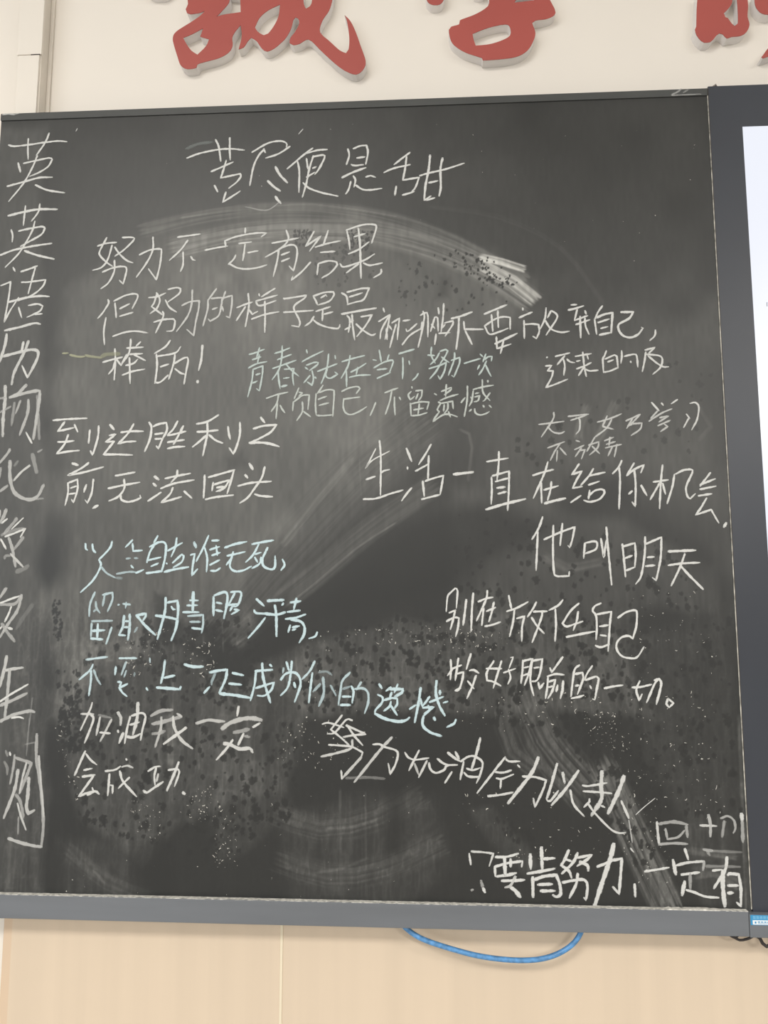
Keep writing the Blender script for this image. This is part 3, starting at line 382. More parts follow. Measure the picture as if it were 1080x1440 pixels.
 ('white', '''3.6/0.85:-5031,14059 -5058,13958 -5191,13654;4.2/0.8:-5192,13892 -5001,13893;4.4/0.85:-5054,13887 -4999,13837 -5034,13696 -5118,13474;4.4/0.75:-4900,13848 -4945,13586;4.2/0.25:-4927,13878 -4724,13839;4.2/0.7:-4723,13819 -4791,13678 -4883,13497;4.2/0.85:-4890,13627 -4735,13614
|6/0.7:-4633,13921 -4583,13841 -4583,13740;4.2/0.85:-4622,13660 -4610,13630;6/0.85:-4536,13620 -4593,13480;6/0.8:-4333,14065 -4335,13843 -4388,13602;4.2/0.85:-4441,13862 -4485,13661 -4508,13471;4.2/0.85:-4420,13872 -4275,13914 -4210,13864 -4245,13683 -4270,13523;4.2/0.85:-4436,13742 -4301,13783;5/0.85:-4481,13571 -4386,13562 -4273,13613
|6.5/0.5:-4126,13875 -3982,13947 -3805,13964;7/0.5:-4101,13755 -3914,13797 -3666,13869;5/0.7:-3666,13869 -3730,13909;5/0.6:-3968,13856 -3973,13686 -4046,13426;6/0.4:-4095,13615 -3991,13626 -3909,13657;5.5/0.75:-3791,13868 -3765,13708 -3654,13530 -3484,13409;5.5/0.85:-3587,13710 -3740,13599 -3919,13471
|5.5/0.65:-3439,13771 -3262,13820 -3114,13807 -3013,13804
|4.5/0.85:-2808,14024 -2827,13888;8/0.65:-3051,13698 -2935,13780 -2759,13839 -2597,13854 -2464,13827;5/0.85:-2587,13727 -2485,13784;7/0.4:-2873,13646 -2755,13668 -2645,13698;5/0.85:-2725,13633 -2802,13470;5/0.4:-2717,13598 -2635,13584;4.6/0.85:-2885,13539 -2984,13404 -3120,13254;6.5/0.8:-3016,13488 -2927,13475 -2779,13413 -2632,13422 -2586,13366'''),
 ('white', '''4.4/0.85:-5102,13355 -5168,13194 -5246,13005;3.8/0.85:-5089,13315 -5011,13226 -4918,13162;3.8/0.85:-5109,13080 -4985,13107;4.6/0.85:-5126,12986 -4938,13015;4.4/0.85:-4959,12998 -5057,12859 -5164,12709 -4979,12781;3.8/0.85:-4971,12830 -4948,12781;5/0.85:-5040,12731 -4927,12782 -4863,12743
|3.8/0.85:-4784,13070 -4638,13092 -4557,13142;3.8/0.7:-4536,13133 -4453,13153 -4368,13125;3.8/0.85:-4478,13252 -4467,13233;4.4/0.85:-4719,13031 -4723,12883 -4730,12725;3.8/0.85:-4702,12873 -4660,12864 -4661,12756;4.4/0.85:-4564,13073 -4506,12925 -4299,12716;3.8/0.85:-4415,12986 -4575,12830
|3.8/0.85:-4137,13078 -4036,13139 -3953,13150;3.8/0.85:-4015,13139 -4041,13010 -4026,12883;3.8/0.7:-3986,13041 -4007,12932;4.4/0.85:-4199,12802 -4146,12773 -4025,12853 -3907,12930;5/0.85:-3685,13212 -3742,13054 -3847,12807;3.8/0.85:-3837,13096 -3723,13113 -3670,13074 -3735,12867;6/0.85:-3608,12781 -3577,12762'''),
 ('white', '''3.6/0.85:-1269,13910 -1394,13751 -1434,13701 -1291,13594 -1158,13478;3.4/0.85:-1561,13779 -1476,13799 -1363,13771 -1241,13733;3.6/0.85:-1119,13836 -1211,13841 -1372,13662 -1484,13641;4/0.85:-1200,13772 -1088,13616 -965,13484;4/0.85:-1210,13762 -1088,13714 -925,13641 -1088,13626 -1250,13598;3.6/0.85:-1462,13484 -1290,13476 -1117,13458 -965,13382 -985,13313;5/0.7:-985,13313 -1266,13008;4/0.85:-1266,13008 -1277,13124;4.6/0.75:-1118,13557 -1137,13439 -1350,13368 -1573,13316
|4/0.85:-814,13497 -723,13502 -642,13464 -481,13417 -451,13349 -491,13212 -561,13085 -591,13230;5/0.7:-537,13602 -723,13404 -1084,12962;5/0.2:-1205,13018 -883,13032 -642,13016
|3.4/0.85:-350,13389 -300,13321 -200,13289 0,13315;4/0.85:-143,13420 -210,13293 -291,13137;4/0.6:-210,13235 -151,13081;4/0.8:-30,13276 -151,13042;4/0.85:120,13307 210,13240 289,13218;4/0.85:0,13247 19,13160 99,13107 219,13153 259,13212 409,13223
|4/0.85:328,13125 227,12970;4.6/0.85:272,13395 371,13318 460,13271;4.6/0.85:382,13406 431,13309;4/0.85:500,13271 479,13174 448,13020;4/0.85:460,13271 551,13334 650,13347 768,13265 736,13100 681,12975;4.8/0.85:743,13604 691,13409 612,13166;3.4/0.85:539,13175 628,13153 737,13187;4/0.85:504,13117 567,13064 726,13058
|4/0.85:1097,13340 965,13180 687,12835;3.6/0.85:1096,13327 1145,13283 1303,13285;3.4/0.85:1272,13232 1305,13200;4/0.85:945,13132 1063,13124 1182,13160;3.4/0.85:963,13046 1042,13037 1211,13103;4/0.85:1032,13037 1020,12908;4/0.85:840,12795 1018,12816 1200,12853
|6.2/0.85:1570,13342 1457,13110 1124,12700;4/0.85:1338,13074 1515,13068 1671,13026 1629,12901 1505,12652 1485,12775
|5/0.85:1834,13258 1748,12979 1674,12769;4/0.85:1674,12759 1723,12741 1843,12885;5.5/0.8:1909,13135 1934,12992;5.5/0.85:2135,13166 1942,12906 1741,12684;4/0.85:2010,12897 2053,12698 2194,12540
|3.8/0.85:2184,12962 2272,12956 2526,13001;3.8/0.85:2192,12882 2366,12875 2589,12859;7/0.8:2463,13162 2446,12943 2441,12772 2298,12552;4/0.85:2276,12779 2275,12741 2195,12664;3.6/0.85:2255,12712 2357,12572 2563,12368 2676,12320 2763,12325;7/0.85:2772,13099 2697,12908 2531,12584;4.4/0.85:2721,12757 2819,12523;4/0.85:2438,12687 2486,12668'''),
 ('white', '''4/0.9:563,12003 584,11853;3.6/0.8:592,12032 759,12025 905,12009 844,11839;5/0.4:724,11641 752,11548;5/0.9:752,11539 780,11484;6/0.4:596,11517 599,11508
|4.5/0.9:934,11963 1090,11969 1256,12016;6/0.9:1061,11965 1066,11722;5/0.9:1148,11939 1146,11836;4.5/0.9:922,11831 929,11701;4.5/0.9:922,11831 1108,11882 1313,11914 1301,11839;5/0.9:949,11701 1105,11723 1222,11753;5/0.9:1016,11643 1200,11650 1336,11662;5/0.7:1211,11706 1141,11584 1063,11555;6.5/0.9:1140,11556 1198,11520 1274,11429
|6/0.9:1425,12009 1427,11813;6/0.9:1583,12106 1588,11807;5/0.9:1604,11947 1766,11963;5/0.9:1377,11747 1552,11778 1762,11820;5.5/0.9:1453,11702 1451,11433;5.5/0.9:1472,11665 1609,11714 1783,11736 1828,11607 1834,11478 1775,11444 1728,11467;5/0.9:1519,11601 1722,11614;5/0.9:1556,11518 1758,11523
|5/0.9:1966,12075 1904,11944 1854,11868 1958,11796 1994,11703;4.6/0.9:1905,11953 2000,11927;5/0.9:2090,12040 2019,11908 1861,11756;4.5/0.9:2089,11975 2283,12016 2213,11949 2076,11863;6/0.9:2116,11920 2220,11875 2228,11805;5/0.9:2082,11761 2059,11631 1958,11434;4.8/0.9:1867,11636 2012,11667 2166,11679 2212,11597 2187,11412 2159,11439
|7.5/0.9:2596,12171 2541,11974 2414,11638 2299,11322;5/0.9:2355,11859 2481,11908 2598,11966;5/0.9:2575,11945 2701,11976 2673,11725 2646,11503 2563,11593;5/0.9:2866,11637 2868,11471
|4/0.9:3010,11809 3183,11837 3346,11868
|5/0.9:3576,12122 3617,11984;6/0.9:3407,11970 3437,11777;4.5/0.85:3452,11897 3605,11937 3834,11960;5/0.5:3834,11951 3813,11840;4.5/0.9:3513,11775 3761,11811;5.5/0.4:3633,11790 3627,11579;6/0.9:3556,11687 3510,11503;4.2/0.9:3570,11574 3682,11543 3830,11491 4008,11481
|4.2/0.9:3942,11838 4065,11854;5.5/0.9:4149,12021 4112,11845 3949,11604;7.5/0.9:4083,11845 4073,11643 4087,11369;5/0.9:4146,11782 4166,11801 4297,11794 4316,11611 4303,11374;4.2/0.9:4303,11374 4249,11424;4.6/0.9:4139,11644 4280,11647;5/0.9:4134,11544 4209,11551'''),
 ('white', '''4.6/0.8:3206,12479 3213,12330 3225,12171;5.5/0.45:3237,12452 3440,12483 3629,12449;5/0.45:3610,12439 3621,12281;4.6/0.5:3226,12177 3427,12194 3617,12188;4/0.5:3321,12388 3343,12248 3488,12278 3587,12373
|4/0.75:3800,12442 4028,12437;5.5/0.6:3922,12584 3944,12454 3936,12295
|5/0.4:4136,12504 4097,12289;4/0.5:4091,12540 4187,12574 4270,12515 4283,12404 4251,12347
|6/0.85:4379,12610 4383,12508;6/0.45:4383,12508 4377,12229
|6/0.45:3832,12117 3955,12101;5/0.35:3879,12100 3914,12045;4.6/0.2:3955,12101 4351,12090;4.6/0.25:3850,11896 4322,11896'''),
 ('white', '''4/0.92:-6878,23058 -6775,23032 -6525,23051 -6275,23081 -6042,23099 -5891,23081;3.7/0.92:-6548,23160 -6547,23003 -6530,22794;3.7/0.92:-6200,23244 -6258,23080 -6396,22859;3.7/0.92:-6606,22727 -6424,22764 -6176,22808 -6125,22780 -6185,22661 -6329,22562 -6492,22495;3.7/0.92:-6379,22858 -6451,22652 -6585,22380 -6816,22070;4.2/0.92:-6858,22334 -6570,22406 -6324,22467 -6107,22468;4.2/0.92:-6699,22739 -6647,22572;4.2/0.92:-6383,22343 -6178,22247 -5885,22190
|5/0.92:-6809,21821 -6539,21882 -6292,21917 -5994,21908;3.7/0.92:-6528,21984 -6536,21830 -6545,21643;3.7/0.92:-6289,22011 -6306,21875 -6413,21716;4.2/0.92:-6619,21552 -6439,21589 -6226,21617 -6182,21582 -6235,21482 -6426,21369 -6570,21289;3.7/0.92:-6355,21714 -6402,21521 -6580,21188 -6804,20938;4.2/0.92:-6908,21146 -6665,21232 -6339,21291 -6053,21325;3.7/0.92:-6745,21581 -6713,21478 -6715,21369;4.6/0.92:-6499,21211 -6280,21129 -5997,21058
|3.7/0.92:-6672,20933 -6635,20865;3.7/0.92:-6858,20628 -6698,20691 -6714,20425 -6762,20013 -6683,20193 -6550,20422;4.2/0.92:-6536,20858 -6398,20901 -6270,20948;3.7/0.92:-6301,20924 -6353,20683 -6394,20484;3.7/0.92:-6517,20678 -6386,20680 -6117,20711 -6153,20612 -6245,20514 -6371,20434 -6563,20364;4.6/0.92:-6718,20346 -6451,20411 -6208,20439 -6044,20427;3.7/0.92:-6540,20256 -6477,20081;3.7/0.92:-6379,20285 -6233,20307 -6141,20272 -6193,20182 -6391,20088;3.7/0.92:-6272,20134 -6142,20140
|5/0.85:-6745,19873 -6504,19925 -6263,19986 -6165,19968;6/0.8:-6709,19815 -6723,19651 -6794,19359;6/0.8:-6743,19448 -6559,19493 -6319,19546 -6188,19527 -6175,19429 -6252,19236 -6325,19092;4/0.92:-6325,19092 -6425,19288;5/0.9:-6424,19678 -6447,19515;6/0.75:-6344,19693 -6398,19515 -6541,19192 -6576,18983
|6.5/0.72:-6680,18962 -6667,18753 -6680,18449 -6669,18146;6.5/0.64:-6334,18973 -6470,18830 -6595,18768;6.5/0.64:-6596,18776 -6358,18836 -6151,18873 -6108,18825 -6130,18505 -6170,18093;3.7/0.92:-6190,18030 -6296,18205;4.5/0.51:-6415,18717 -6483,18510;6/0.59:-6287,18731 -6290,18507 -6397,18159;5/0.42:-6570,18623 -6741,18529;6/0.34:-6510,18686 -6535,18319;6/0.34:-6146,18793 -6074,18092;5/0.42:-6764,18754 -6676,18769
|5.5/0.55:-6544,17939 -6557,17892 -6690,17720;7/0.59:-6524,17750 -6508,17483 -6422,17248 -6209,17138 -6054,17184 -5962,17369;4.6/0.77:-6201,17676 -6330,17575 -6449,17436;8/0.34:-6172,17856 -6132,17715 -6083,17558;6/0.51:-6661,17266 -6540,17358;5/0.42:-6669,17641 -6675,17485;5/0.3:-6068,17145 -5958,17152;4/0.38:-6086,17887 -6017,17926;6/0.21:-6448,17671 -6397,17749
|4/0.68:-6634,16970 -6635,16862;6.5/0.55:-6540,16985 -6573,16877 -6629,16770;4/0.92:-6515,16838 -6598,16769;6.5/0.42:-6358,16845 -6438,16738 -6555,16600;3/0.92:-6255,16852 -6434,16676;4/0.92:-6529,16561 -6383,16614 -6214,16683 -6285,16553;6.5/0.3:-6586,16585 -6386,16661 -6230,16683;6.5/0.42:-6238,16552 -6368,16369;6/0.55:-6474,16553 -6398,16354 -6336,16095;4/0.92:-6598,16523 -6502,16370;4.6/0.72:-6426,16293 -6218,16095;5/0.34:-6516,16217 -6503,16263 -6424,16263;9/0.21:-6315,16019 -6223,16049 -6133,16110
|6/0.55:-6464,15768 -6556,15617;4/0.92:-6551,15534 -6399,15595 -6246,15647;6/0.47:-6550,15519 -6316,15527 -6223,15662;6/0.55:-6216,15662 -6264,15437 -6406,15213 -6518,15019;4/0.92:-6368,15482 -6401,15377 -6455,15257;6.5/0.42:-6500,15227 -6415,15108 -6282,14960;4/0.92:-6526,15145 -6497,15183;5/0.92:-6395,15161 -6332,15146;8/0.1:-6036,15512 -6150,15348 -6263,15153
|6.5/0.68:-6392,14738 -6418,14546 -6471,14281;5.5/0.68:-6409,14524 -6287,14547 -6127,14569;6.5/0.59:-6333,14532 -6343,14209 -6366,13831;4/0.92:-6457,14062 -6280,14180 -6035,14321;6/0.55:-6453,14004 -6274,14078 -6043,14189;6.5/0.59:-6439,13772 -6215,13875 -5989,13928 -5912,13914;4/0.92:-6258,13824 -6152,13840 -6074,13819
|5/0.26:-6320,13344 -6285,13272;4/0.92:-6258,13323 -6243,13280;5/0.26:-6333,13186 -6282,13101 -6276,13001;4.6/0.47:-6180,13288 -6185,13131 -6222,12867;6/0.47:-6162,13245 -6023,13204 -5915,13170 -5966,13019 -6070,12734;4/0.68:-5991,13176 -6038,12962 -6070,12734;6/0.64:-6113,13074 -6149,12790 -6290,12379;6/0.42:-6122,12720 -6047,12608 -5989,12384;4/0.68:-6092,12593 -6036,12425 -5941,12216;6.5/0.64:-5940,12963 -5942,12736 -5953,12539 -5918,12448 -5830,12498;6/0.47:-5856,13593 -5843,13249 -5782,12965 -5717,12613 -5682,12263 -5696,11984;4/0.64:-5807,13278 -5732,12753 -5682,12402;6/0.59:-6204,12093 -6028,12040 -5816,11995 -5689,11984;4/0.3:-6065,12396 -6058,12158'''),
]
MARKS = [
 ('white', '''2.4/0.55:2818,12495 2854,12195;2.6/0.8:2823,12120 2869,12065;1.6/0.8:2917,12571 3036,12677 3195,12802;3/0.15:-5955,14124 -5977,13718;3/0.18:-5983,13822 -5997,13276;3/0.2:-6022,13440 -5857,13478;3/0.3:-2317,21938 -2545,21788 -2892,21859;2.6/0.35:3877,23501 4340,23507;4/0.4:3889,23513 3979,23558 4036,23604;3/0.25:4067,23542 4157,23599;3.5/0.6:-7002,23586 -6893,23594 -6795,23578;2/0.6:-6819,23579 -6711,23600;2.2/0.8:-1978,23160 -2047,23077;2/0.8:-5727,23310 -5749,23261'''),
 ('blue', '''6/0.16:-3890,22888 -3686,22965 -3458,22988'''),
 ('yellow', '''3.4/0.7:-5774,19479 -5678,19482;4.5/0.7:-5652,19452 -5506,19417 -5403,19423;5/0.6:-5404,19440 -5313,19420 -5133,19394;8/0.42:-5134,19417 -5046,19449 -4845,19453'''),
]
LETTERS = {
 'a': ([[-3990,25966],[-4048,25830],[-4037,25711],[-4074,25614],[-4050,25546],[-3994,25520],[-3831,25536],[-3733,25571],[-3829,25473],[-3971,25373],[-4221,25208],[-4280,25094],[-4261,24976],[-4187,24739],[-4127,24582],[-4016,24507],[-3854,24524],[-3838,24585],[-3676,24632],[-3461,24689],[-3301,24786],[-3243,24912],[-3254,25048],[-3203,25163],[-3115,25276],[-3092,25060],[-3140,24830],[-3051,24864],[-2982,24978],[-2929,25034],[-2837,24971],[-2745,24832],[-2654,24770],[-2529,24822],[-2423,24914],[-2335,25007],[-2248,25178],[-2215,25332],[-2180,25377],[-2136,25355],[-2113,25261],[-2176,25116],[-2253,25011],[-2273,24908],[-2208,24866],[-2101,24888],[-1994,24953],[-1905,24930],[-1706,24710],[-1420,24429],[-1207,24299],[-1101,24302],[-1014,24393],[-986,24525],[-1069,24797],[-1159,25070],[-1249,25268],[-1346,25381],[-1302,25251],[-1264,24959],[-1274,24748],[-1316,24681],[-1422,24736],[-1602,24917],[-1728,25038],[-1764,25136],[-1713,25309],[-1607,25479],[-1555,25671],[-1539,25847],[-1899,25864],[-1913,25610],[-2002,25528],[-2039,25616],[-2061,25872]], [[[-4101,25086],[-3964,25138],[-3760,25246],[-3806,25092],[-3652,25039],[-3703,24912],[-3843,24763],[-3955,24846],[-4050,24986]],[[-3537,25451],[-3466,25527],[-3325,25709],[-3329,25855],[-3136,25846],[-3121,25518],[-3211,25507],[-3410,25485]],[[-2868,25225],[-2792,25397],[-2650,25528],[-2446,25628],[-2468,25421],[-2537,25249],[-2642,25098],[-2713,25071],[-2823,25145]]]),
 'a2': ([[-4823,26067],[-4745,25959],[-4596,25920],[-4449,25929],[-4342,26043]], []),
 'b': ([[1066,25720],[1076,25487],[1009,25389],[824,25283],[587,25193],[573,25122],[441,25084],[401,25029],[413,24913],[451,24797],[529,24708],[685,24601],[943,24496],[956,24456],[1254,24463],[1488,24490],[1644,24560],[1751,24683],[1828,24893],[1780,25095],[1838,25135],[2020,25155],[2151,25221],[2159,25307],[2105,25438],[2031,25586],[1929,25678]], [[[793,24939],[1030,25029],[1265,25081],[1382,25076],[1420,24997],[1412,24883],[1286,24803],[1077,24741],[843,24723],[813,24824]],[[1494,25473],[1561,25551],[1797,25597],[1826,25501],[1664,25488]]]),
 'b2': ([[11,25771],[36,25595],[89,25520],[168,25493],[260,25503],[322,25581],[355,25754]], []),
 'b3': ([[804,25791],[829,25688],[934,25654],[1008,25693],[1009,25781]], []),
 'c': ([[4485,25489],[4453,25206],[4431,24906],[4409,24854],[4431,24748],[4497,24648],[4543,24616],[4637,24619],[4687,24657],[4745,24734],[4795,24770],[4848,24747],[4907,24674],[4987,24697],[5129,24708],[5227,24774],[5281,24903],[5257,25045],[5276,25238],[5272,25451]], [[[4884,25124],[4950,25191],[5018,25285],[5040,25400],[5103,25397],[5107,25175],[5094,24929],[5044,24887],[5000,24933],[4942,25033],[4903,25052]]]),
 'c2': ([[5390,25445],[5387,25250],[5435,25142],[5495,25086],[5585,25065],[5714,25076],[5735,25428]], []),
 'c3': ([[5435,24320],[5469,24361],[5550,24471],[5685,24587],[5703,24377],[5542,24324],[5458,24298]], []),
}
# chalk dust and painted glare on the surface: filled patches, wiper swipes, wiped-away patches, blots, crumbs and glints
FILLS = [
 (0.02, 220, '-7857,24429 5182,23886 4766,16458 -7296,16504'),  # ceiling reflection painted as a thin pale film over the upper board
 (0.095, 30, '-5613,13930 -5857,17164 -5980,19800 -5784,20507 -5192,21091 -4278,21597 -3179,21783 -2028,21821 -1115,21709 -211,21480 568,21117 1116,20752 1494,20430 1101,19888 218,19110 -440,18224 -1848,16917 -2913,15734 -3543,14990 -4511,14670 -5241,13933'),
 (0.1, 110, '-4200,21065 -1792,21240 -1332,20404 -2220,19611 -3570,19405 -4276,20001'),  # soft lamp glare at upper left, painted into the dust value
 (0.03, 50, '-2454,20079 1323,20112 1730,18861 427,18213 -873,17128 -2419,18249'),
 (0.045, 80, '1321,19998 4444,20157 4512,16459 3153,17100 1054,17115 425,17993'),
 (0.05, 14, '-7539,23390 -6272,23343 -5580,11002 -6689,10977'),
 (0.045, 10, '-5626,14983 -3761,14990 -2879,14366 -2031,14683 -1715,14997 -1808,13962 -2000,12748 -2836,12636 -3772,12222 -4175,11720 -5164,12399 -5503,13516'),
 (0.05, 12, '-2671,14627 -1716,15049 -761,15208 -444,15335 397,15274 1649,15421 2672,15217 2947,14404 3330,13906 2425,13898 1615,13991 384,13981 -863,13970 -1807,13860'),
 (0.03, 14, '-2957,13238 -2115,13349 -1894,12650 -2508,12046 -3024,11840 -3254,12530'),
 (0.034, 18, '417,17228 1266,17113 2934,16782 4134,16043 4103,15425 2880,15320 398,15336 299,16050 409,16475'),
 (0.03, 10, '522,12608 878,12692 1176,12403 1664,11832 1361,11635 869,12107'),
 (0.02, 18, '2672,15217 4406,15425 4449,12553 3559,12346 3010,13408'),
 (0.03, 14, '3465,12441 4449,12553 4437,11276 3800,11262'),
 (0.022, 16, '-5469,12093 -4403,12112 -3939,11040 -5411,11006'),
 (0.024, 20, '-2207,12645 168,12878 362,11807 -449,11214 -2080,11274'),
]
SWIPES = [
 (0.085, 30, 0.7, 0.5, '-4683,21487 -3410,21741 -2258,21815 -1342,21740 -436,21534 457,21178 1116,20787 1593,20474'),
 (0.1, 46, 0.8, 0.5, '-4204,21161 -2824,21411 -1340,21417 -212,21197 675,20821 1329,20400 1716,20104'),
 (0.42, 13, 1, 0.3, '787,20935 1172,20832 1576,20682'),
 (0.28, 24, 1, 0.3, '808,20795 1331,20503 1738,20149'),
 (0.1, 4, 0.5, 0.6, '-3990,21697 -3180,21795 -2545,21812'),
 (0.07, 3, 0.4, 0.6, '-2488,21859 -1800,21874 -1001,21742 -436,21618'),
 (0.055, 110, 0.3, 0.7, '214,18549 -875,17676 -2165,16323 -3325,14938'),
 (0.05, 40, 0.35, 0.4, '204,17392 -871,16641 -1727,15925 -3001,14940'),
 (0.07, 4, 0.5, 0.6, '-442,16768 -1085,16352 -1683,15840 -2892,14909'),
 (0.05, 14, 0.6, 0.6, '-1093,17788 -1633,17134 -2220,16377'),
 (0.06, 70, 0.9, 0.4, '1368,14394 1656,13591 2386,12714'),
 (0.1, 50, 0.9, 0.35, '2408,13401 2869,12335 3362,11205'),
 (0.04, 30, 0.9, 0.5, '1003,14087 1195,13387 1594,13095'),
 (0.03, 44, 0.8, 0.6, '-2310,12544 -1579,12309 -755,12470 -36,12875'),
 (0.03, 44, 0.8, 0.6, '-2297,11903 -1469,11655 -652,11768 264,12193'),
 (0.035, 6, 0.6, 0.6, '-1527,12309 -1063,12347 -704,12471'),
 (0.03, 5, 0.6, 0.6, '-1675,11690 -1265,11756 -856,11929'),
 (0.03, 30, 0.7, 0.6, '-5357,11995 -4694,11512 -4000,11282'),
 (0.05, 5, 0.6, 0.5, '-4936,11685 -4804,11589 -4724,11472'),
 (0.012, 10, 0.7, 0.7, '15,21783 1130,21572 2109,21017 2732,20081'),
 (0.06, 16, 0.7, 0.6, '2448,18573 2299,18190 2260,17972'),
 (0.05, 18, 0.7, 0.6, '2874,18622 2669,18185 2502,17914'),
 (0.03, 8, 0.5, 0.6, '4000,18605 4239,18166 4020,17930'),
 (0.05, 12, 0.5, 0.6, '-3854,13945 -3804,13126'),
 (0.035, 3, 0.5, 0.6, '-3826,14989 -3765,12622'),
 (0.04, 3, 0.5, 0.6, '-3398,13436 -3376,13081'),
 (0.03, 4, 0.5, 0.6, '-3390,15308 -3353,14781'),
 (0.04, 3, 0.4, 0.6, '-3086,15309 -3061,14782'),
 (0.03, 5, 0.5, 0.6, '-1294,12908 -1263,11485'),
 (0.03, 4, 0.5, 0.6, '-921,12863 -905,11348'),
 (0.03, 3, 0.5, 0.6, '-1039,17788 -1003,17129'),
 (0.05, 6, 0.6, 0.6, '448,18191 641,18100 682,17880 610,17335'),
 (0.04, 18, 0.7, 0.7, '1669,16258 2080,16047 2601,16151'),
 (0.05, 22, 0.8, 0.6, '3631,11776 3973,11830 4349,11601'),
 (0.05, 12, 0.9, 0.5, '3548,12107 4323,12026'),
 (0.05, 9, 0.9, 0.5, '4410,12552 4396,11228'),
 (0.05, 10, 0.6, 0.6, '4431,14015 4420,12552'),
]
ERASE = [
 (0.15, 14, '-2661,15151 -2582,15500 -2315,15649 -2133,15734 -2027,15798 -2044,15564 -1827,15395 -2357,14994 -2891,14835 -3102,14677 -3422,14571'),
 (0.2, 26, '-2995,14730 -1723,15628 -442,16639 1054,17115 1888,16681 612,15734 -444,15523 -1718,15206 -2137,14682'),
 (0.3, 20, '-4399,12012 -3824,12221 -3678,11045 -4409,11029'),
 (0.25, 16, '-705,13065 -343,13169 -397,11987 -601,11983'),
 (0.25, 16, '-1796,13051 -1629,13103 -1624,12654 -1790,12602'),
 (0.4, 10, '-3640,15286 -2576,15204 -2624,14941 -3630,14990'),
 (0.3, 7, '-4170,15734 -3893,15670 -3637,15201 -3759,14937 -4140,14935'),
 (0.45, 12, '-3187,17810 -2801,17917 -2739,17639 -3122,17476'),
 (0.45, 14, '2180,19639 2351,19976 2567,19971 2395,19635'),
 (0.3, 14, '230,20599 363,20596 382,20248 139,20254'),
 (0.35, 22, '-446,13670 993,13485 780,12887 -447,12672'),
]
SPOTS = [
 (60, 1.2, 4, 0.1, '-437,20850 456,21061 1549,20452 1103,20003 -438,20036'),
 (60, 1, 3.2, 0, '456,21037 1008,20906 1439,20455 1110,20405 673,20647'),
 (110, 0.9, 2.6, 0.1, '-1249,21439 -842,21380 -908,21074 -1269,21107'),
 (80, 0.9, 2.6, 0.15, '-2103,21439 -1795,21454 -1837,21169 -2076,21200'),
 (40, 1.5, 4, 0.3, '-1792,21240 -773,21094 -828,20392 -1783,20531'),
 (60, 1.5, 4, 0.1, '-5725,15573 -5591,15573 -5537,14983 -5670,14983'),
 (110, 1.5, 6, 0.1, '-5603,14559 -5273,14561 -5123,13314 -5492,13310'),
 (60, 2, 6, 0.2, '-5194,15198 -3881,15307 -3739,14361 -5153,14351'),
 (180, 1.5, 5.5, 0.12, '-4314,15200 -2686,15309 -2135,14578 -2869,13953 -3840,14152'),
 (150, 1.5, 6, 0.15, '414,16904 3950,16461 3901,15424 397,15315'),
 (420, 1.5, 6.5, 0.08, '-1717,15101 -444,15356 2677,15361 2940,14203 383,13880 -2125,13960'),
 (160, 1.5, 6, 0.08, '177,13979 2832,14002 3448,12057 2749,11758 2011,13595'),
 (150, 1.5, 6, 0.2, '2675,15320 4401,15323 4395,12456 2972,12433'),
 (330, 1.5, 6, 0.12, '-5536,14139 -3847,14360 -2747,13342 -1914,13961 -1943,12451 -2818,11942 -3972,11921 -5164,12399'),
 (40, 2, 6, 0.35, '1069,17985 4305,19485 4321,17733 1694,17326'),
 (35, 1.5, 4, 0.15, '926,12497 1228,12501 1571,12119 1269,12017'),
]
FLECKS = [
 (72, 0.4, 1.6, '167,12780 1592,12996 2576,12426 2349,11560 767,12008'),
 (108, 0.4, 1.8, '2434,14199 4053,14411 4249,12454 2976,12529'),
 (72, 0.4, 1.5, '2225,13997 2731,14001 2810,13406 2311,13499'),
 (48, 0.4, 1.5, '2895,15733 4119,15733 4153,14412 2846,14403'),
 (53, 0.5, 2, '-3705,14937 -3224,15202 -3096,14469 -3523,14362'),
 (48, 0.4, 1.6, '-4632,14934 -3877,15201 -3967,14673 -4498,14356'),
 (60, 0.4, 1.6, '-3634,12825 -3159,12882 -2936,12435 -3459,12327'),
 (48, 0.4, 1.5, '-3143,12332 -2836,12636 -2762,11747 -3126,11740'),
 (36, 0.4, 1.5, '-4428,12713 -3888,12520 -3923,12021 -4301,12213'),
 (36, 0.4, 1.5, '-5618,13826 -5345,13828 -5120,12602 -5335,12599'),
 (60, 0.4, 1.8, '-2123,13857 -1387,13966 -1275,13058 -2218,13247'),
 (108, 0.4, 1.6, '-1717,15154 -444,15157 -23,15210 1331,15110 1222,14801 184,14797'),
 (60, 0.4, 1.6, '386,14184 2441,14401 2526,13899 482,13579'),
 (72, 0.4, 1.5, '2710,13405 3293,13019 3524,11584 2746,11663'),
 (29, 0.3, 1.1, '-6806,23363 4276,23316 4338,20159 1762,20217'),
 (48, 0.3, 1.2, '-1825,15206 -444,15209 -447,13168 -1797,13151'),
 (36, 0.3, 1.2, '-5486,12394 169,12977 356,11232 -5416,11104'),
]
PXM = 0.001075        # one photographed millimetre-scale unit on the board, in metres


def m4(t):
    return [tuple(float(c) * 1e-4 for c in p.split(',')) for p in t.split()]


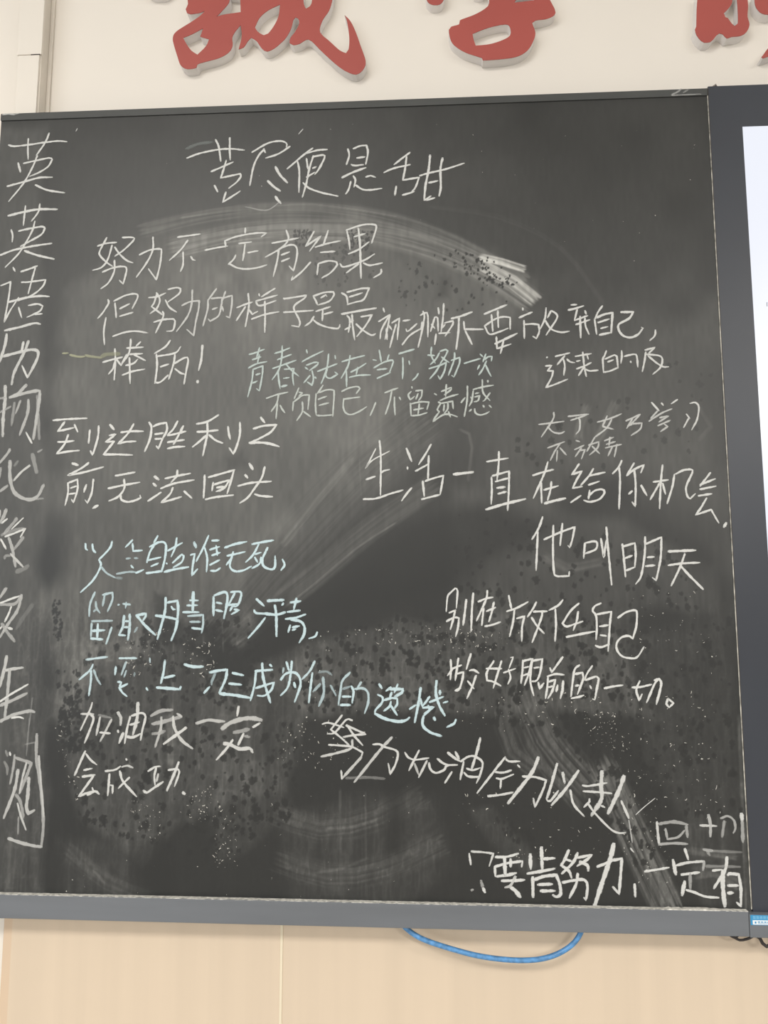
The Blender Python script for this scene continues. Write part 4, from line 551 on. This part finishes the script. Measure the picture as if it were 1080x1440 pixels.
# ------------------------------------------------------------------ the setting
boxes('wall_back', [(-3.6, 3.6, 0.045, 0.20, 0.0, 3.3)], M_plaster, kind='structure')
boxes('floor', [(-3.6, 3.6, -7.0, 0.045, -0.1, 0.0)], M_floor, kind='structure')
boxes('ceiling', [(-3.6, 3.6, -7.0, 0.20, 3.3, 3.4)], M_ceiling, kind='structure')
boxes('wall_panelling', [(-0.6255, -0.2195, 0.035, 0.045, 0.0, 1.25), (-0.2155, 3.4, 0.035, 0.045, 0.0, 1.25)], M_wood, kind='structure')
boxes('trim_1', [(-0.2195, -0.2155, 0.0338, 0.045, 0.0, 1.25)], M_strip, kind='structure', bevel=0.0006)
boxes('trim_2', [(-0.6385, -0.6255, 0.0355, 0.045, 0.0, 1.25)], M_woodedge, kind='structure')
boxes('trim_3', [(-0.6415, -0.6385, 0.0425, 0.045, 0.0, 1.25)], M_gap, kind='structure')

# plastic cable trunking running up the wall behind the board's corner
tr = thing('cable_trunking', (-0.672, 0.045, 2.37), 'cream plastic cable trunking running up the wall above the board corner', 'trunking')
boxes('trunking_back', [(-0.688, -0.6515, 0.019, 0.045, 2.30, 3.3)], M_trunk_side, tr)
boxes('trunking_cover', [(-0.6905, -0.6535, 0.0145, 0.0205, 2.30, 2.4785)], M_trunk, tr, bevel=0.001)
boxes('trunking_cover', [(-0.6935, -0.6505, 0.0155, 0.0215, 2.4805, 3.3)], M_trunk, tr, bevel=0.001)
boxes('trunking_base', [(-0.6515, -0.6452, 0.040, 0.045, 2.30, 3.3)], M_trunk_side, tr, bevel=0.001)
boxes('crack', [(-0.668, -0.6525, 0.0140, 0.0150, 2.4782, 2.4796)], M_gap, tr, label='dark gap where the two covers meet')

# ------------------------------------------------------------------ red raised characters
def extrude_letter(bm, outline, holes, y0, y1):
    """front face at y0 with holes, returns down to y1"""
    loops = [outline] + holes
    edges = []
    for lp in loops:
        pts = smooth_path([(x, z) for x, z in lp] + [lp[0]], 0.004)[:-1]
        vs = [bm.verts.new((p[0], y0, p[1])) for p in pts]
        edges += [bm.edges.new((vs[i], vs[(i + 1) % len(vs)])) for i in range(len(vs))]
    r = bmesh.ops.triangle_fill(bm, use_beauty=True, use_dissolve=False, edges=edges, normal=(0, -1, 0))
    faces = [f for f in r['geom'] if isinstance(f, bmesh.types.BMFace)]
    for f in faces:
        f.normal_update()
        if f.normal.y > 0:
            f.normal_flip()
    return edges, faces


def red_character(keys, label, group=None):
    pts = [p for k in keys for p in LETTERS[k][0]]
    cx = sum(p[0] for p in pts) / len(pts) * 1e-4
    cz = min(p[1] for p in pts) * 1e-4
    t = thing('red_wall_character', (cx, 0.045, cz), label, 'wall lettering', 'red calligraphy characters above the board')
    bf, bs = bmesh.new(), bmesh.new()
    for k in keys:
        sc = lambda L: [(x * 1e-4, z * 1e-4) for x, z in L]
        o, h = sc(LETTERS[k][0]), [sc(q) for q in LETTERS[k][1]]
        extrude_letter(bf, o, h, 0.0265, 0.03)
        # plate thickness
        for lp in [o] + h:
            p2 = smooth_path(list(lp) + [lp[0]], 0.004)[:-1]
            n = len(p2)
            f0 = [bs.verts.new((p[0], 0.0272, p[1])) for p in p2]
            b0 = [bs.verts.new((p[0], 0.0449, p[1])) for p in p2]
            for i in range(n):
                bs.faces.new((f0[i], f0[(i + 1) % n], b0[(i + 1) % n], b0[i]))
    r = bmesh.ops.extrude_face_region(bf, geom=bf.faces[:])
    for v in [g for g in r['geom'] if isinstance(g, bmesh.types.BMVert)]:
        v.co.y = 0.0276
    bmesh.ops.recalc_face_normals(bf, faces=bf.faces[:])
    bmesh.ops.recalc_face_normals(bs, faces=bs.faces[:])
    for nm, bm, m, lb in (('face_plate', bf, M_red, None), ('edge_return', bs, M_return, 'pale foam edge')):
        me = bpy.data.meshes.new(nm)
        bm.to_mesh(me)
        bm.free()
        link(nm, me, m, t, label=lb)
    return t


red_character(['a', 'a2'], 'red raised character with a long hooked stroke sweeping down to its right')
red_character(['b', 'b2', 'b3'], 'red raised character with one round loop at its bottom, middle of the three')
red_character(['c', 'c2', 'c3'], 'red raised character cut by the photo edge, above the lit screen')

# ------------------------------------------------------------------ blackboard
board = thing('blackboard', (-0.129, 0.034, 1.10), 'large blackboard covered in white and blue chalk handwriting, dark and smeared', 'blackboard')

# dust map of the writing surface, glare painted in: old erased chalk, wiped arcs, wet runs and blots
X0, X1, Z0, Z1 = -0.7034, 0.4447, 1.1335, 2.3495
NX, NZ = 958, 1014
gx = np.linspace(X0, X1, NX)
gz = np.linspace(Z0, Z1, NZ)
GX, GZ = np.meshgrid(gx, gz)
rng = np.random.RandomState(7)


def vnoise(u, v, seed):
    """smooth value noise"""
    r = np.random.RandomState(seed).rand(256, 256)
    iu, iv = np.floor(u).astype(int), np.floor(v).astype(int)
    fu, fv = u - iu, v - iv
    fu, fv = fu * fu * (3 - 2 * fu), fv * fv * (3 - 2 * fv)
    a, b = r[iu % 256, iv % 256], r[(iu + 1) % 256, iv % 256]
    c, d = r[iu % 256, (iv + 1) % 256], r[(iu + 1) % 256, (iv + 1) % 256]
    return (a * (1 - fu) + b * fu) * (1 - fv) + (c * (1 - fu) + d * fu) * fv


def sstep(a, b, x):
    t = np.clip((x - a) / (b - a), 0, 1)
    return t * t * (3 - 2 * t)


def seg_dist(ax, az, bx, bz, px, pz):
    dx, dz = bx - ax, bz - az
    L2 = dx * dx + dz * dz + 1e-12
    t = np.clip(((px - ax) * dx + (pz - az) * dz) / L2, 0, 1)
    ex, ez = px - ax - t * dx, pz - az - t * dz
    return np.hypot(ex, ez), t, np.sign(dx * ez - dz * ex), math.sqrt(L2)


def fill_mask(poly, feather):
    inside = np.zeros_like(GX, bool)
    dist = np.full_like(GX, 9.0)
    n = len(poly)
    for i in range(n):
        (ax, az), (bx, bz) = poly[i], poly[(i + 1) % n]
        dist = np.minimum(dist, seg_dist(ax, az, bx, bz, GX, GZ)[0])
        if az != bz:
            c = ((az > GZ) != (bz > GZ)) & (GX < (bx - ax) * (GZ - az) / (bz - az) + ax)
            inside ^= c
    sd = np.where(inside, dist, -dist)
    wob = (vnoise(GX * 18, GZ * 18, 3) - 0.5) * feather * 1.2
    return sstep(-feather / 2, feather, sd + wob)


def in_poly(poly, n, rs):
    xs, zs = [p[0] for p in poly], [p[1] for p in poly]
    out = []
    while len(out) < n:
        x, z = rs.uniform(min(xs), max(xs)), rs.uniform(min(zs), max(zs))
        ins = False
        for i in range(len(poly)):
            (ax, az), (bx, bz) = poly[i], poly[(i + 1) % len(poly)]
            if (az > z) != (bz > z) and x < (bx - ax) * (z - az) / (bz - az) + ax:
                ins = not ins
        if ins:
            out.append((x, z))
    return out


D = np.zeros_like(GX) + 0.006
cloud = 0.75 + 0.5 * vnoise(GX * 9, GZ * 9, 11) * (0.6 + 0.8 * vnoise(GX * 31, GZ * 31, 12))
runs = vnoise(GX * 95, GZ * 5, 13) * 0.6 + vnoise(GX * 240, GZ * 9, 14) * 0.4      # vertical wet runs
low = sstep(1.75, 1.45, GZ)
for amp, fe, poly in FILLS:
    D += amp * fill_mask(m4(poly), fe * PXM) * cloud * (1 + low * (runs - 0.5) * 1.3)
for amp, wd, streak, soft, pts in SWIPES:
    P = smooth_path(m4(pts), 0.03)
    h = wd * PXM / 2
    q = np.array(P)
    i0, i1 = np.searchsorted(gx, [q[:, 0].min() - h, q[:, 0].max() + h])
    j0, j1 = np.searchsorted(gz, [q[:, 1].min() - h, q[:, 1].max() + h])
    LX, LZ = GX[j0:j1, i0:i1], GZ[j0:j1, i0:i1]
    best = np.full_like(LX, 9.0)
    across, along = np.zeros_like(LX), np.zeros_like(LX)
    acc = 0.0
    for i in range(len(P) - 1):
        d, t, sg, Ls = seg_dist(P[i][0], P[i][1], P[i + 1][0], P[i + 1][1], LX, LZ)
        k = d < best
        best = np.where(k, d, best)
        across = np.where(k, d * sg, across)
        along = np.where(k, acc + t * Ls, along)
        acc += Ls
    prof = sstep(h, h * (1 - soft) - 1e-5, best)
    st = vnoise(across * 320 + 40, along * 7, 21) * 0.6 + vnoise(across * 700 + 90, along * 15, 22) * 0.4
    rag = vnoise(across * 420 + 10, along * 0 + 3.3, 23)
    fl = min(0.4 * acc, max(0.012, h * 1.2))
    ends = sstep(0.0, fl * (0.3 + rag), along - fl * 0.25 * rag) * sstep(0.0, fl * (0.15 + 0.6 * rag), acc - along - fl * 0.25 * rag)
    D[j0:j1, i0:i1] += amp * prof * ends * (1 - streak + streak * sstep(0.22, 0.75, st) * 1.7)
# wet chalk that ran and dried in the lower half: short vertical ridges and crusts
ridge = 1 - np.abs(2 * vnoise(GX * 170, GZ * 48, 51) - 1)
crust = 1 - np.abs(2 * vnoise(GX * 330, GZ * 140, 52) - 1)
wet = (0.80 + 0.42 * sstep(0.5, 1.0, ridge)) * (0.86 + 0.28 * sstep(0.6, 1.0, crust))
lowm = sstep(1.60, 1.50, GZ) * sstep(-0.64, -0.62, GX)
D *= 1 + lowm * (wet - 1)
for keep, fe, poly in ERASE:
    k = fill_mask(m4(poly), fe * PXM)
    D *= 1 - (1 - keep) * k
for cnt, r0, r1, keep, poly in SPOTS:
    for x, z in in_poly(m4(poly), cnt, rng):
        r = rng.uniform(r0, r1) ** 1.0 * PXM * rng.uniform(0.5, 1)
        i0, i1 = np.searchsorted(gx, [x - 2 * r, x + 2 * r])
        j0, j1 = np.searchsorted(gz, [z - 2.4 * r, z + 2.4 * r])
        if i1 <= i0 or j1 <= j0:
            continue
        q = np.hypot((GX[j0:j1, i0:i1] - x), (GZ[j0:j1, i0:i1] - z) * rng.uniform(0.6, 1.0)) / r
        q = q + (vnoise(GX[j0:j1, i0:i1] * 500, GZ[j0:j1, i0:i1] * 420, 31) - 0.5) * 0.7
        D[j0:j1, i0:i1] *= 1 - (1 - keep) * sstep(1.05, 0.8, q)
D *= 0.82 + 0.36 * vnoise(GX * 210, GZ * 60, 41)
D = np.clip(D, 0, 1)

me = bpy.data.meshes.new('writing_surface')
nv = NX * NZ
co = np.empty((nv, 3), np.float32)
co[:, 0], co[:, 1], co[:, 2] = GX.ravel(), 0.0, GZ.ravel()
ii = (np.arange(NZ - 1)[:, None] * NX + np.arange(NX - 1)[None, :]).ravel()
quads = np.stack([ii, ii + 1, ii + NX + 1, ii + NX], 1).astype(np.int32)
me.vertices.add(nv)
me.vertices.foreach_set('co', co.ravel())
me.loops.add(quads.size)
me.loops.foreach_set('vertex_index', quads.ravel())
me.polygons.add(len(quads))
me.polygons.foreach_set('loop_start', np.arange(0, quads.size, 4, dtype=np.int32))
me.update(calc_edges=True)
at = me.attributes.new('dust', 'FLOAT', 'POINT')  # chalk dust plus the glare painted by the fills
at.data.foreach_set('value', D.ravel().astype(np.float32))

mb = bpy.data.materials.new('blackboard_enamel')
mb.use_nodes = True
nt = mb.node_tree
b = nt.nodes['Principled BSDF']
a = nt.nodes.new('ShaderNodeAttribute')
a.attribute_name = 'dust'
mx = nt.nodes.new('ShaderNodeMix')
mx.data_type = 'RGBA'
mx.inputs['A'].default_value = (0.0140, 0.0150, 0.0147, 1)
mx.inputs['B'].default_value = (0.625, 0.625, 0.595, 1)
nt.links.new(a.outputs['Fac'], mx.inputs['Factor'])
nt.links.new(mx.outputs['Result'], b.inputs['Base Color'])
mr = nt.nodes.new('ShaderNodeMapRange')
mr.inputs['From Max'].default_value = 0.2
mr.inputs['To Min'].default_value = 0.42
mr.inputs['To Max'].default_value = 0.62
nt.links.new(a.outputs['Fac'], mr.inputs[0])
nt.links.new(mr.outputs[0], b.inputs['Roughness'])
b.inputs['Specular IOR Level'].default_value = 0.5
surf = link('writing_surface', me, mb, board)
boxes('backing_panel', [(-0.7034, 0.4447, 0.0006, 0.0345, 1.125, 2.3605)], M_toprail, board)
boxes('top_frame', [(-0.7040, 0.4447, -0.0022, 0.0345, 2.3490, 2.3612)], M_toprail, board, bevel=0.0012)
rail = boxes('chalk_rail', [(-0.78, 0.4367, -0.0100, 0.0345, 1.1012, 1.1338)], M_rail, board, bevel=0.0009, label='grey aluminium rail along the bottom edge')
rs = random.Random(4)
bm = bmesh.new()
N = 260
prev = None
for i in range(N + 1):                                    # ridge of fallen chalk dust on the rail's lip
    x = -0.703 + i * (0.4367 + 0.703) / N
    h = 0.0002 + 0.0004 * rs.random() + (0.0012 * rs.random() if 0.33 < x < 0.40 else 0)
    cur = [bm.verts.new(p) for p in ((x, -0.0098, 1.1336), (x, -0.0085, 1.1336 + h), (x, -0.001, 1.1336 + h * 1.1), (x, 0.0, 1.1336))]
    if prev:
        for k in range(3):
            bm.faces.new((prev[k], cur[k], cur[k + 1], prev[k + 1]))
    prev = cur
me = bpy.data.meshes.new('rail_dust')
bm.to_mesh(me)
bm.free()
link('rail_dust', me, M_dust, rail, label='line of white chalk dust')
boxes('edge_seam', [(0.4440, 0.4451, -0.0012, 0.002, 1.1338, 2.349)], M_seam, board, label='white chalk-filled seam at the right edge')
boxes('edge_strip', [(0.4452, 0.4462, -0.0006, 0.0345, 1.1338, 2.361)], M_gap, board)

# chalk handwriting: every stroke a ribbon of chalk lying on the board
layer = [0]


def ribbon_mesh(name, spec):
    verts, faces, cov, opa = [], [], [], []
    rr = random.Random(len(spec) * 131 + ord(spec[-1]))
    for st in spec.split(';'):
        st = st.strip()
        if not st:
            continue
        hd, body = st.split(':')
        wd, op = (float(q) for q in hd.split('/'))
        pts = m4(body)
        if len(pts) < 2:
            continue
        P = smooth_path(pts, 0.0022)
        if len(P) < 3:
            P = [P[0], (P[0] + P[-1]) / 2, P[-1]]
        n = len(P)
        hw = wd * PXM * 0.5 * 1.10
        layer[0] += 1
        yo = (-0.0024 if min(q[1] for q in pts) > 2.349 else 0) - 0.0003 - 0.000006 * (layer[0] % 60)
        ph, ph2 = rr.random() * 9, rr.random() * 9
        # round the ends by half a width
        base = len(verts)
        rows = 0
        for i in range(n):
            a, c = P[max(0, i - 1)], P[min(n - 1, i + 1)]
            t = (c - a)
            L = np.linalg.norm(t)
            t = t / L if L > 1e-9 else np.array([1.0, 0])
            nr = np.array([-t[1], t[0]])
            # lighter pressure towards the stroke's end
            u = i / (n - 1)
            wv = hw * (0.93 + 0.10 * math.sin(ph + i * 0.55) + 0.07 * math.sin(ph2 + i * 1.3)) * (1.0 - 0.22 * max(0, (u - 0.75) / 0.25))
            p = P[i]
            if i == 0:
                p = p - t * hw * 0.35
            if i == n - 1:
                p = p + t * hw * 0.35
            ew = 0.72 if i in (0, n - 1) else 1.0
            for s, y, cvv in ((-1, 0.0, 0.0), (-0.5, -0.0003, 0.92), (0.5, -0.0003, 0.92), (1, 0.0, 0.0)):
                q = p + nr * s * wv * ew
                verts.append((q[0], yo + y, q[1]))
                cov.append(cvv * (0.75 if i in (0, n - 1) else 1.0))
                opa.append(op * (1 - 0.12 * max(0, (u - 0.8) / 0.2)))
            rows += 1
        for i in range(rows - 1):
            for k in range(3):
                f = base + i * 4 + k
                faces.append((f, f + 1, f + 5, f + 4))
    me = bpy.data.meshes.new(name)
    me.from_pydata(verts, [], faces)
    for nm, vals in (('cover', cov), ('opacity', opa)):
        q = me.attributes.new(nm, 'FLOAT', 'POINT')
        q.data.foreach_set('value', vals)
    return me


LINE_LABEL = {'blue': 'pale blue chalk writing', 'cyan': 'light cyan chalk writing', 'pale': 'greyish white chalk writing'}
for colname, chars in CHALK:
    chars = [c.strip() for c in chars.split('|')]
    first = m4(chars[0].split(':')[1].split(';')[0])[0]
    ln = bpy.data.objects.new('chalk_line', None)
    COL.objects.link(ln)
    ln.parent = board
    ln.matrix_parent_inverse = board.matrix_world.inverted()
    ln.location = (first[0], 0, first[1])
    ln.matrix_world = Matrix.Translation((first[0], 0, first[1]))
    if colname in LINE_LABEL:
        ln['label'] = LINE_LABEL[colname]
    for c in chars:
        o = link('chalk_character', ribbon_mesh('chalk_character', c), CH[colname], ln)
        o.matrix_parent_inverse = Matrix.Translation((-first[0], 0, -first[1]))
for colname, spec in MARKS:
    for k, stroke in enumerate(spec.split(';')):
        link('chalk_smear', ribbon_mesh('chalk_smear', stroke), CH[colname], board, label={'blue': 'faint blue smear', 'yellow': 'yellowish smear'}.get(colname))

# crumbs of chalk and lifted flakes, some standing in as white painted glints, past counting
bm = bmesh.new()
for cnt, r0, r1, poly in FLECKS:
    for x, z in in_poly(m4(poly), cnt, rng):
        x, z = min(max(x, -0.70), 0.438), min(max(z, 1.137), 2.345)
        r = (r0 + (r1 - r0) * rng.rand() ** 2.2) * 1e-3
        n = rng.randint(4, 8)
        ang, el = rng.rand() * 6.28, rng.uniform(0.35, 1.0)
        vs = []
        for k in range(n):
            th = k / n * 6.283
            q = r * rng.uniform(0.55, 1.1)
            u, v = math.cos(th) * q, math.sin(th) * q * el
            vs.append(bm.verts.new((x + u * math.cos(ang) - v * math.sin(ang), -0.0001, z + u * math.sin(ang) + v * math.cos(ang))))
        if rng.rand() < 0.4:                              # a thin curled flake rather than a crumb
            for v in vs:
                bm.verts.remove(v)
            ln, bend, wd = r * rng.uniform(2, 4.5), rng.uniform(-1.2, 1.2), r * rng.uniform(0.25, 0.45)
            row = []
            for k in range(6):
                th = ang * 0.5 + bend * (k / 5 - 0.5)
                cx, cz = x + (k / 5 - 0.5) * ln * math.cos(th), z + (k / 5 - 0.5) * ln * math.sin(th)
                e = wd * (0.4 if k in (0, 5) else 1)
                row.append((bm.verts.new((cx + math.sin(th) * e, -0.0001, cz - math.cos(th) * e)), bm.verts.new((cx, -0.0001 - wd, cz)),
                            bm.verts.new((cx - math.sin(th) * e, -0.0001, cz + math.cos(th) * e))))
            for p, q in zip(row, row[1:]):
                bm.faces.new((p[0], q[0], q[1], p[1]))
                bm.faces.new((p[1], q[1], q[2], p[2]))
            continue
        tip = bm.verts.new((x, -0.0001 - r * 0.5, z))
        for k in range(n):
            bm.faces.new((vs[k], vs[(k + 1) % n], tip))
bmesh.ops.recalc_face_normals(bm, faces=bm.faces[:])
me = bpy.data.meshes.new('crumbs_and_glints')
bm.to_mesh(me)
bm.free()
link('crumbs_and_glints', me, M_dust, board, kind='stuff')

# ------------------------------------------------------------------ interactive screen to the right of the board
sm = thing('interactive_screen', (1.47, 0.0345, 1.10), 'dark framed interactive screen showing white, to the right of the blackboard', 'screen')
XS0, XS1, ZS0, ZS1 = 0.4956, 2.443, 1.200, 2.2954
boxes('bezel', [(0.4463, XS0, -0.0002, 0.0345, 1.1304, 2.3652), (XS1, 2.494, -0.0002, 0.0345, 1.1304, 2.3652),
                (XS0, XS1, -0.0002, 0.0345, ZS1, 2.3652), (XS0, XS1, -0.0002, 0.0345, 1.1304, ZS0)], M_bezel, sm)
disp = boxes('display', [(XS0, XS1, 0.0004, 0.0345, ZS0, ZS1)], M_screen, sm, label='white lit display')
boxes('display_mark', [(0.5160 + k * 0.0022, 0.5167 + k * 0.0022, 0.0001, 0.0004, 2.0020 + k * 0.0004, 2.0085 + k * 0.0004) for k in range(6)], M_mark, disp)
lr = boxes('lower_rail', [(0.4373, 2.494, -0.0100, 0.0345, 1.1002, 1.1302)], M_rail, bevel=0.0009, label='short grey aluminium rail at the photo edge, under the lit screen')
lr['category'] = 'rail'
clip = tube('mounting_clip', [(0.4548, 0.030, 2.3652), (0.4556, 0.012, 2.3690), (0.4600, 0.004, 2.3706), (0.4640, 0.010, 2.3692), (0.4660, 0.03, 2.3652)], 0.0016, M_metal, sm)
st = thing('sticker', (0.50, -0.0101, 1.118), 'small blue sticker with a white printed strip, on the rail under the screen', 'sticker')
boxes('sticker_sheet', [(0.4388, 0.60, -0.0104, -0.0100, 1.1168, 1.1298)], M_sticker, st)
boxes('printed_strip', [(0.4415, 0.58, -0.0106, -0.0104, 1.1176, 1.1232)], M_white, st, label='white strip')
boxes('print', [(0.4440, 0.4462, -0.0108, -0.0106, 1.1190, 1.1216)] + [(0.4482 + i * 0.0042, 0.4512 + i * 0.0042, -0.0108, -0.0106, 1.1203, 1.1217) for i in range(20)]
      + [(0.4482, 0.57, -0.0108, -0.0106, 1.1188, 1.1193)], M_sticker, st, label='small dark blue print')
boxes('fine_print', [(0.4420 + i * 0.0046, 0.4456 + i * 0.0046, -0.0106, -0.0104, z, z + 0.0006) for z in (1.1250, 1.1264, 1.1278) for i in range(26)], M_lightblue, st, label='pale blue fine print')

# ------------------------------------------------------------------ cables below the rail
c1 = tube('blue_cable', [(-0.060, 0.020, 1.118), (-0.0403, 0.013, 1.0978), (-0.015, 0.011, 1.0811), (0.0254, 0.010, 1.0687), (0.0754, 0.010, 1.0580), (0.1303, 0.010, 1.0546),
                          (0.1701, 0.011, 1.0605), (0.2003, 0.012, 1.0768), (0.2158, 0.013, 1.099), (0.222, 0.020, 1.118)], 0.0036, M_blue)
c1['label'], c1['category'] = 'blue cable drooping below the chalk rail against the pale wood', 'cable'
c2 = thing('dark_cable', (0.448, 0.02, 1.085), 'thin dark cable tangle poking out under the rail at the right', 'cable')
tube('strand', [(0.405, 0.016, 1.1025), (0.4137, 0.012, 1.0975), (0.4200, 0.012, 1.0925), (0.4255, 0.012, 1.0900), (0.4290, 0.012, 1.0935), (0.4250, 0.011, 1.0965), (0.4215, 0.012, 1.0975)], 0.0014, M_black, c2)
tube('strand', [(0.4180, 0.015, 1.0985), (0.4233, 0.013, 1.0920), (0.4308, 0.012, 1.0880), (0.4405, 0.012, 1.0895), (0.4484, 0.012, 1.0930), (0.456, 0.014, 1.0985), (0.460, 0.018, 1.1025)], 0.0017, M_black, c2)
tube('strand', [(0.446, 0.016, 1.1015), (0.4525, 0.012, 1.0955), (0.4580, 0.011, 1.0920), (0.4615, 0.011, 1.0850), (0.4665, 0.011, 1.0810), (0.4725, 0.011, 1.0830), (0.4745, 0.012, 1.0900), (0.476, 0.018, 1.1015)], 0.0024, M_black, c2)
